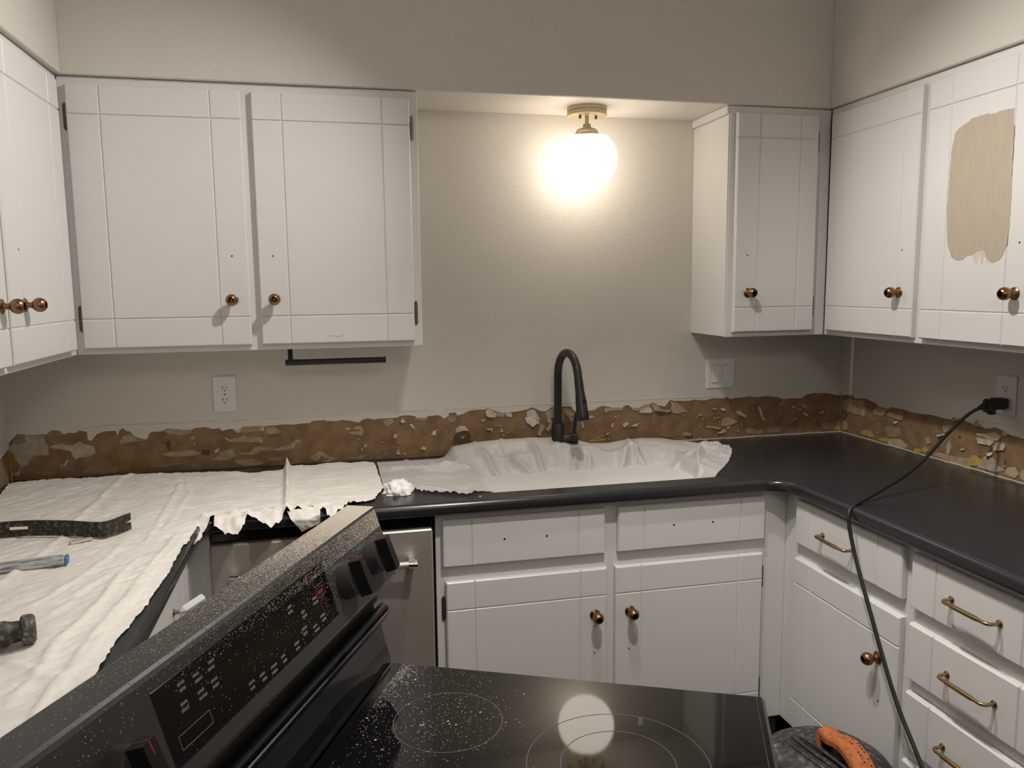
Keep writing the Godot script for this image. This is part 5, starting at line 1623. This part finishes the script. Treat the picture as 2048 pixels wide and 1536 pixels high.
func sink_film():
	# translucent film over the sink, hung between the back ledge and the front rim
	var bk := pairs([1.156,0.933,1.22,0.931,1.276,0.927,1.325,0.93,1.36,0.931,1.385,0.935,1.423,0.955,1.487,0.964,1.541,0.968,1.596,0.971,1.652,0.971,1.708,0.972,1.764,0.969,1.821,0.969,1.879,0.955,1.937,0.939,2.005,0.935,2.064,0.943,2.134,0.947,2.235,0.941,2.338,0.93,2.421,0.92])
	var n1 := noise(1.0, 3, FastNoiseLite.TYPE_SIMPLEX_SMOOTH, 91)
	var n2 := noise(1.0, 2, FastNoiseLite.TYPE_CELLULAR, 92)
	n2.cellular_return_type = FastNoiseLite.RETURN_DISTANCE2_SUB
	var nu := 210
	var nv := 100
	# crumple lines: outline in (x, 0.35 v), height, half width
	var folds: Array = []
	for q in [[1.70, 0.01, 1.73, 0.12, 0.016, 0.022], [1.62, 0.06, 1.74, 0.13, 0.018, 0.02], [1.74, 0.13, 1.80, 0.19, 0.012, 0.02], [1.86, 0.05, 1.79, 0.15, 0.016, 0.02], [1.90, 0.07, 1.85, 0.17, 0.014, 0.016], [1.78, 0.03, 1.95, 0.04, 0.014, 0.022], [1.95, 0.15, 2.07, 0.03, 0.020, 0.03], [2.07, 0.03, 2.12, 0.14, 0.014, 0.02], [2.10, 0.02, 2.06, 0.10, 0.012, 0.012], [2.02, 0.20, 2.14, 0.16, 0.012, 0.025], [1.52, 0.04, 1.58, 0.14, 0.018, 0.03], [1.58, 0.14, 1.70, 0.21, 0.014, 0.03], [1.45, 0.13, 1.56, 0.17, 0.014, 0.03], [1.42, 0.10, 1.33, 0.06, 0.012, 0.02], [1.44, 0.12, 1.30, 0.13, 0.012, 0.03], [2.20, 0.26, 2.31, 0.12, 0.022, 0.03], [2.31, 0.12, 2.37, 0.17, 0.016, 0.02], [2.17, 0.14, 2.29, 0.15, 0.012, 0.03], [1.86, 0.22, 1.98, 0.19, 0.012, 0.03], [1.20, 0.10, 1.40, 0.08, 0.010, 0.018]]:
		folds.append([PackedVector2Array([Vector2(q[0], q[1]), Vector2(q[2], q[3])]), q[4], q[5]])
	var st := SurfaceTool.new()
	st.begin(Mesh.PRIMITIVE_TRIANGLES)
	st.set_smooth_group(1)
	var x0 := 1.155
	var x1 := 2.40
	var fr := pairs([1.15, 0.474, 1.23, 0.458, 1.27, 0.507, 1.34, 0.546, 1.386, 0.575, 1.43, 0.545, 1.47, 0.548, 2.18, 0.548, 2.25, 0.47, 2.34, 0.36, 2.40, 0.26])
	for j in nv + 1:
		for i in nu + 1:
			var x := lerpf(x0, x1, float(i) / nu)
			var v := float(j) / nv
			var yb := along(bk, x)
			var zb := 0.05
			if x < 1.42:
				zb = lerpf(0.085, 0.05, smoothstep(1.36, 1.42, x))
				yb = minf(yb, lerpf(0.922, yb, smoothstep(1.38, 1.43, x)))
			if x > 2.2:
				var k := smoothstep(2.2, 2.40, x)
				zb = lerpf(0.05, 0.15, k)
				yb = lerpf(yb, 0.928, k)
			var zf := along(fr, x) + 0.004 * n1.get_noise_1d(x * 90.0)
			var z := lerpf(zb, zf, v)
			var sag := smoothstep(1.42, 1.56, x) * (1.0 - smoothstep(2.08, 2.26, x))
			var flat_y := lerpf(yb, 0.9185, smoothstep(0.0, 0.35, v))
			var deep := 0.0
			if z < 0.128:
				deep = lerpf(yb, 0.926, smoothstep(zb, 0.128, z))
			else:
				var q := (z - 0.128) / maxf(zf - 0.128, 0.01)
				deep = lerpf(0.926, 0.895, q) - 0.135 * sin(PI * pow(minf(q, 1.0), 0.95))
			var y := lerpf(flat_y, deep, sag)
			var amp := lerpf(0.35, 1.0, sag)
			var ease := smoothstep(0.0, 0.14, v) * (1.0 - sag * smoothstep(0.82, 0.97, v))
			y += amp * 0.016 * n1.get_noise_2d(x * 5.0 + 3.0, v * 3.2) * ease
			y += amp * 0.004 * (0.3 - absf(n1.get_noise_2d(x * 16.0, v * 9.0 + 5.0))) * ease
			var q2 := Vector2(x, v * 0.35)
			for c in folds:
				var dd := seg_dist(q2, c[0])
				if dd < c[2]:
					var k: float = 1.0 - dd / c[2]
					y += c[1] * k * k * ease
					z += c[1] * k * k * ease * sag
			# straight fold lines from the packet
			for fx in [1.255, 1.505, 1.60, 1.795, 2.085, 2.30]:
				var d := absf(x - fx - v * (0.05 if fx > 1.7 else 0.014))
				if d < 0.009:
					y += 0.005 * (1.0 - d / 0.009)
			if x > 2.18:
				y += 0.018 * smoothstep(2.22, 2.40, x) * absf(n1.get_noise_2d(x * 18.0, z * 16.0)) + 0.01 * smoothstep(2.3, 2.4, x)
			var inside := minf(minf(x - 1.465, 2.215 - x), minf(z - 0.125, 0.552 - z))
			y = maxf(y, 0.9165 - maxf(inside, 0.0) * 2.2)
			if x < 1.42 and v > 0.1:
				if v > 0.86:
					y += 0.012 * (v - 0.86) / 0.14 * absf(n1.get_noise_2d(x * 40.0, z * 8.0))
			st.add_vertex(Vector3(x, y, z))
	for j in nv:
		for i in nu:
			var a := j * (nu + 1) + i
			for k in [a, a + 1, a + nu + 2, a, a + nu + 2, a + nu + 1]:
				st.add_index(k)
	st.generate_normals()
	var t := thing("plastic_film", "crumpled translucent plastic film tucked into the sink under the faucet", "plastic sheet")
	put("film", st.commit(), M.film, t)
	# a bunched white tuft at its left corner
	st = SurfaceTool.new()
	st.begin(Mesh.PRIMITIVE_TRIANGLES)
	st.set_smooth_group(1)
	var cu := 48
	var cv := 14
	for j in cv + 1:
		for i in cu + 1:
			var a := TAU * (i % cu) / cu
			var b := PI / 2 * j / cv
			var d := Vector3(cos(a) * cos(b), sin(b), sin(a) * cos(b))
			var r := 1.0 + 0.30 * n1.get_noise_3d(d.x * 2.4, d.y * 2.4, d.z * 2.4) + 0.10 * sin(a * 11.0 + 2.0 * d.y) * cos(b)
			st.add_vertex(Vector3(1.193, 0.9155, 0.478) + Vector3(d.x * 0.043, d.y * 0.034, d.z * 0.05) * r)
	for j in cv:
		for i in cu:
			var a := j * (cu + 1) + i
			for k in [a, a + cu + 1, a + cu + 2, a, a + cu + 2, a + 1]:
				st.add_index(k)
	st.generate_normals()
	put("bunched_tuft", st.commit(), M.tuft, t)

func along(l: PackedVector2Array, x: float) -> float:
	for i in l.size() - 1:
		if x <= l[i + 1].x or i == l.size() - 2:
			return lerpf(l[i].y, l[i + 1].y, clampf((x - l[i].x) / maxf(l[i + 1].x - l[i].x, 1e-5), 0.0, 1.0))
	return l[-1].y

# ---------------------------------------------------------------- tools
func tools():
	# flat pry bar standing on its edge
	var t := thing("pry_bar", "black steel flat pry bar with a bent notched claw on the drop cloth", "pry bar", Vector3(0, 0.921, 0))
	var path := smooth_path([Vector3(-0.02, 0, 0.735), Vector3(0.06, 0, 0.700), Vector3(0.14, 0, 0.683), Vector3(0.208, 0, 0.678), Vector3(0.273, 0, 0.680), Vector3(0.358, 0, 0.702), Vector3(0.42, 0, 0.730), Vector3(0.448, 0, 0.741), Vector3(0.466, 0, 0.736), Vector3(0.484, 0, 0.715), Vector3(0.506, 0, 0.684)], 6)
	var st := S()
	var n := path.size()
	var lo: Array = []
	var hi: Array = []
	var sd: Array = []
	for i in n:
		var u := float(i) / (n - 1)
		var d: Vector3 = (path[mini(i + 1, n - 1)] - path[maxi(i - 1, 0)]).normalized()
		sd.append(Vector3(-d.z, 0, d.x))
		var wide := 0.0 + 0.003 * smoothstep(0.8, 1.0, u)
		lo.append(-wide * 0.3)
		hi.append(0.040 + wide)
	var e := 0.0012
	for i in n - 1:
		for s in [-1.0, 1.0]:
			var th0 := lerpf(0.0030, 0.0012, smoothstep(0.82, 1.0, float(i) / (n - 1)))
			var th1 := lerpf(0.0030, 0.0012, smoothstep(0.82, 1.0, float(i + 1) / (n - 1)))
			var a: Vector3 = path[i] + sd[i] * s * th0
			var b: Vector3 = path[i + 1] + sd[i + 1] * s * th1
			# a nail slot through the bar
			var u0 := float(i) / (n - 1)
			var slot := u0 > 0.33 and u0 < 0.40
			st.set_smooth_group(3 if s > 0 else 4)
			var ys: Array = [lo[i] + e, hi[i] - e]
			if slot:
				var g := 0.0045
				quad(st, a + Vector3.UP * ys[0], b + Vector3.UP * ys[0], b + Vector3.UP * (0.021 - g), a + Vector3.UP * (0.021 - g), sd[i] * s)
				quad(st, a + Vector3.UP * (0.021 + g), b + Vector3.UP * (0.021 + g), b + Vector3.UP * ys[1], a + Vector3.UP * ys[1], sd[i] * s)
			elif i >= n - 4:
				var g := 0.0035 * float(i - (n - 5)) / 3.0
				quad(st, a + Vector3.UP * ys[0], b + Vector3.UP * ys[0], b + Vector3.UP * (0.021 - g), a + Vector3.UP * (0.021 - g * 0.6), sd[i] * s)
				quad(st, a + Vector3.UP * (0.021 + g * 0.6), b + Vector3.UP * (0.021 + g), b + Vector3.UP * (hi[i + 1] - e), a + Vector3.UP * ys[1], sd[i] * s)
			else:
				quad(st, a + Vector3.UP * ys[0], b + Vector3.UP * ys[0], b + Vector3.UP * (hi[i + 1] - e), a + Vector3.UP * ys[1], sd[i] * s)
			st.set_smooth_group(-1)
			var ca: Vector3 = path[i]
			var cb: Vector3 = path[i + 1]
			quad(st, a + Vector3.UP * ys[1], b + Vector3.UP * (hi[i + 1] - e), cb + Vector3.UP * hi[i + 1], ca + Vector3.UP * hi[i], Vector3.UP + sd[i] * s * 0.5)
			quad(st, a + Vector3.UP * ys[0], b + Vector3.UP * ys[0], cb + Vector3.UP * lo[i], ca + Vector3.UP * lo[i], Vector3.DOWN + sd[i] * s * 0.5)
	part("bar", st, M.iron, t)
	# paint-smeared metal bar with a blue end
	var b0 := Vector3(0.428, 0.9295, 0.915)
	var dr := Vector3(-0.14, 0, 0.032).normalized()
	t = thing("scraper_handle", "paint-smeared grey and blue metal bar on the drop cloth, below the pry bar", "scraper", b0, Basis(dr, Vector3.UP, dr.cross(Vector3.UP)))
	st = S()
	box(st, Vector3(0.006, -0.009, -0.0145), Vector3(0.28, 0.009, 0.0145), 0.004)
	box(st, Vector3(0.03, 0.009, -0.007), Vector3(0.26, 0.0115, 0.007), 0.002)
	part("handle", st, M.bar_paint, t)
	st = S()
	box(st, Vector3(-0.002, -0.0085, -0.014), Vector3(0.0065, 0.0085, 0.014), 0.003)
	part("end_cap", st, M.bar_blue, t)
	# hammer head, its handle outside the picture
	dr = Vector3(-0.09, 0.0, 0.035).normalized()
	t = thing("hammer", "dark steel hammer head with round striking face, on the cloth at the left edge", "hammer", Vector3(0.500, 0.9455, 1.335), Basis(dr, Vector3.UP, dr.cross(Vector3.UP)))
	st = S()
	var hx := Transform3D(Basis(Vector3(0, 1, 0), Vector3(1, 0, 0), Vector3(0, 0, -1)), Vector3.ZERO)
	lathe(st, [Vector2(0, 0.0), Vector2(0.020, 0.0), Vector2(0.0245, 0.003), Vector2(0.0255, 0.008), Vector2(0.0255, 0.017), Vector2(0.0235, 0.021), Vector2(0.0195, 0.0225), Vector2(0, 0.0225)], hx, 28)
	part("striking_face", st, M.face_iron, t)
	st = S()
	lathe(st, [Vector2(0, 0.022), Vector2(0.0185, 0.022), Vector2(0.0195, 0.035), Vector2(0.0235, 0.045), Vector2(0.0245, 0.06), Vector2(0.0245, 0.095), Vector2(0.02, 0.11), Vector2(0, 0.11)], hx, 8)
	part("head", st, M.iron, t)
	st = S()
	tube(st, [Vector3(0.078, 0.006, -0.03), Vector3(0.078, 0.004, 0.0), Vector3(0.078, 0.0, 0.03), Vector3(0.085, -0.006, 0.16), Vector3(0.09, -0.008, 0.26)], [0.013, 0.014, 0.014, 0.0155, 0.017], 14)
	part("handle", st, M.wood, t)

func extension_cord():
	var t := thing("power_cord", "black power cord hanging from the right wall outlet down over the counter edge", "cord", Vector3.ZERO)
	var st := S()
	var p := smooth_path([Vector3(2.965, 1.150, 0.800), Vector3(2.935, 1.143, 0.803), Vector3(2.87, 1.120, 0.812), Vector3(2.78, 1.062, 0.828), Vector3(2.69, 1.000, 0.850), Vector3(2.60, 0.962, 0.876), Vector3(2.50, 0.936, 0.908), Vector3(2.43, 0.922, 0.935), Vector3(2.385, 0.915, 0.955), Vector3(2.364, 0.898, 0.965), Vector3(2.361, 0.86, 0.975), Vector3(2.362, 0.80, 0.998), Vector3(2.361, 0.73, 1.036), Vector3(2.359, 0.65, 1.084), Vector3(2.358, 0.55, 1.142), Vector3(2.356, 0.46, 1.205), Vector3(2.352, 0.38, 1.282), Vector3(2.345, 0.25, 1.39), Vector3(2.33, 0.12, 1.49), Vector3(2.30, 0.03, 1.56), Vector3(2.24, 0.007, 1.64), Vector3(2.10, 0.006, 1.74)], 7)
	tube(st, p, 0.0052, 12)
	part("cable", st, M.cord, t)
	st = S()
	box(st, Vector3(2.970, 1.131, 0.780), Vector3(3.0155, 1.165, 0.818), 0.006)
	box(st, Vector3(2.945, 1.122, 0.782), Vector3(2.972, 1.163, 0.816), 0.006)
	box(st, Vector3(2.958, 1.115, 0.788), Vector3(2.978, 1.135, 0.810), 0.004)
	tube(st, [Vector3(2.955, 1.150, 0.799), Vector3(2.932, 1.1425, 0.803), Vector3(2.918, 1.138, 0.805)], [0.0095, 0.0085, 0.0068], 12)
	part("plug", st, M.cord, t)

func shop_vacuum():
	var c := Vector3(2.2, 0.0, 1.14)
	var t := thing("shop_vacuum", "dark grey wet-dry vacuum with an orange carry handle on the floor by the right cabinets", "vacuum", c)
	var st := S()
	lathe(st, [Vector2(0, 0.01), Vector2(0.14, 0.01), Vector2(0.148, 0.02), Vector2(0.165, 0.22), Vector2(0.168, 0.235), Vector2(0, 0.235)], Transform3D.IDENTITY, 40)
	part("drum", st, M.vac, t)
	st = S()
	lathe(st, [Vector2(0.178, 0.228), Vector2(0.184, 0.238), Vector2(0.183, 0.262), Vector2(0.174, 0.290), Vector2(0.152, 0.318), Vector2(0.118, 0.340), Vector2(0.075, 0.352), Vector2(0.0, 0.356)], Transform3D.IDENTITY, 44)
	part("lid", st, M.vac, t)
	# motor hump and hose port at the far side
	st = S()
	var hb := Basis(Vector3.UP, 0.25)
	var hump: Array = [[-0.075, 0.25, 0.085], [-0.068, 0.335, 0.085], [-0.045, 0.368, 0.078], [0.0, 0.378, 0.075], [0.03, 0.370, 0.075], [0.055, 0.34, 0.08], [0.065, 0.25, 0.085]]
	for i in hump.size() - 1:
		var a: Array = hump[i]
		var b: Array = hump[i + 1]
		var o := Vector3(-0.085, -0.012, 0.03)
		var q := [Vector3(a[0], a[1], -a[2]), Vector3(b[0], b[1], -b[2]), Vector3(b[0], b[1], b[2]), Vector3(a[0], a[1], a[2])]
		for k in 4:
			q[k] = o + hb * q[k]
		st.set_smooth_group(2)
		quad(st, q[0], q[1], q[2], q[3], Vector3.UP + hb * Vector3(-(b[1] - a[1]) * 6.0, 0, 0))
		st.set_smooth_group(-1)
		for s in [0, 1]:
			var u0: Vector3 = q[0] if s == 0 else q[3]
			var u1: Vector3 = q[1] if s == 0 else q[2]
			quad(st, u0, u1, Vector3(u1.x, 0.22, u1.z), Vector3(u0.x, 0.22, u0.z), hb * Vector3(0, 0, -1 if s == 0 else 1))
	part("motor_hump", st, M.vac, t)
	st = S()
	for k in 3:
		tube(st, [Vector3(-0.10 + k * 0.025, 0.364 + (0.004 if k == 1 else 0.0), -0.04), Vector3(-0.09 + k * 0.027, 0.366, 0.02), Vector3(-0.075 + k * 0.03, 0.366 - k * 0.004, 0.10)], 0.004, 8)
	part("lid_rib", st, M.vac, t)
	st = S()
	lathe(st, [Vector2(0, 0.30), Vector2(0.040, 0.30), Vector2(0.040, 0.345), Vector2(0.037, 0.352), Vector2(0, 0.352)], Transform3D(Basis(), Vector3(0.006, 0.006, 0.035)), 24)
	part("handle_socket", st, M.black, t)
	# handle: a wide arched strap with turned-down edges
	var path := smooth_path([Vector3(-0.005, 0.335, -0.005), Vector3(-0.003, 0.375, -0.015), Vector3(-0.001, 0.398, -0.008), Vector3(0.005, 0.392, 0.015), Vector3(0.013, 0.397, 0.045), Vector3(0.015, 0.397, 0.07), Vector3(0.011, 0.387, 0.115), Vector3(0.004, 0.368, 0.15), Vector3(-0.004, 0.335, 0.175), Vector3(-0.008, 0.28, 0.186)], 5)
	st = S()
	var n := path.size()
	var rings: Array = []
	for i in n:
		var d: Vector3 = (path[mini(i + 1, n - 1)] - path[maxi(i - 1, 0)]).normalized()
		var sd := Vector3(1, 0, 0.0)
		sd = (sd - d * sd.dot(d)).normalized()
		var up := sd.cross(d).normalized()
		if up.dot(Vector3(0, 1, -0.4)) < 0:
			up = -up
		var hw := lerpf(0.020, 0.0285, smoothstep(0.15, 0.5, float(i) / n))
		var ring: Array = []
		for q in [[-1.0, -0.016], [-1.0, -0.004], [-0.86, 0.002], [0.0, 0.0045], [0.86, 0.002], [1.0, -0.004], [1.0, -0.016], [0.82, -0.016], [0.78, -0.006], [0.0, -0.004], [-0.78, -0.006], [-0.82, -0.016]]:
			ring.append(path[i] + sd * q[0] * hw + up * q[1])
		rings.append(ring)
	st.set_smooth_group(-1)
	for i in n - 1:
		for k in 12:
			var k2 := (k + 1) % 12
			var c2: Vector3 = (rings[i][k] + rings[i][k2]) / 2.0 - (path[i] + (rings[i][3] - path[i]) * -1.2)
			quad(st, rings[i][k], rings[i][k2], rings[i + 1][k2], rings[i + 1][k], c2)
	var h := part("carry_handle", st, M.orange, t)
	# worn black lettering, no longer legible, along the strap
	st = S()
	for i in range(n / 2 - 3, n - 12):
		for k in 2:
			var a: Vector3 = rings[i][4 if k == 0 else 3].lerp(rings[i][3], 0.35) + Vector3(0, 0.0009, 0)
			var d: Vector3 = (path[i + 1] - path[i])
			if rng.randf() < 0.75:
				var w: Vector3 = (rings[i][4] - rings[i][3]).normalized() * rng.randf_range(0.003, 0.007)
				quad(st, a, a + w, a + w + d * 0.35, a + d * 0.35, Vector3.UP)
	part("worn_lettering", st, M.black, h)
	# white box on the floor beyond
	t = thing("carton", "small white box on the floor between the range and the vacuum", "box", Vector3(2.19, 0.0, 0.895))
	st = S()
	box(st, Vector3(-0.05, 0.0, -0.04), Vector3(0.03, 0.2, 0.05), 0.003)
	part("carton_body", st, M.plastic_white, t)
	st = S()
	for k in 6:
		box(st, Vector3(-0.045, 0.2, -0.03 + k * 0.012), Vector3(0.0, 0.2003, -0.026 + k * 0.012), 0.0001)
		box(st, Vector3(-0.045, 0.185 - k * 0.008, 0.05), Vector3(0.01, 0.1885 - k * 0.008, 0.0503), 0.0001)
	part("printed_lines", st, M.print, t)

func rubble():
	# a sliver of torn board on the cloth
	var d := Vector3(0.04, 0, -0.026).normalized()
	var t := thing("board_sliver", "small brown sliver of torn drywall board below the pry bar", "debris", Vector3(0.392, 0.9215, 0.779), Basis(d, Vector3.UP, d.cross(Vector3.UP)))
	var st := S()
	box(st, Vector3(0, 0, -0.006), Vector3(0.050, 0.006, 0.006), 0.0015)
	part("core", st, M.torn_white, t)
	st = S()
	box(st, Vector3(0.004, 0.006, -0.0055), Vector3(0.045, 0.0068, 0.0045), 0.0003)
	part("paper_face", st, M.chip, t)
	# crumbs on the cooktop, the counter and the control panel
	var at := [[Vector3(1.42, YC, 0.588), 0.003, "dark countertop in front of the sink"], [Vector3(2.445, YC, 0.92), 0.004, "dark countertop beside the black cord"]]
	for q in at:
		var c := thing("plaster_crumb", "single pale plaster crumb on the " + q[2], "crumb", q[0])
		put("crumb", grain(), M.plaster, c).scale = Vector3.ONE * q[1]
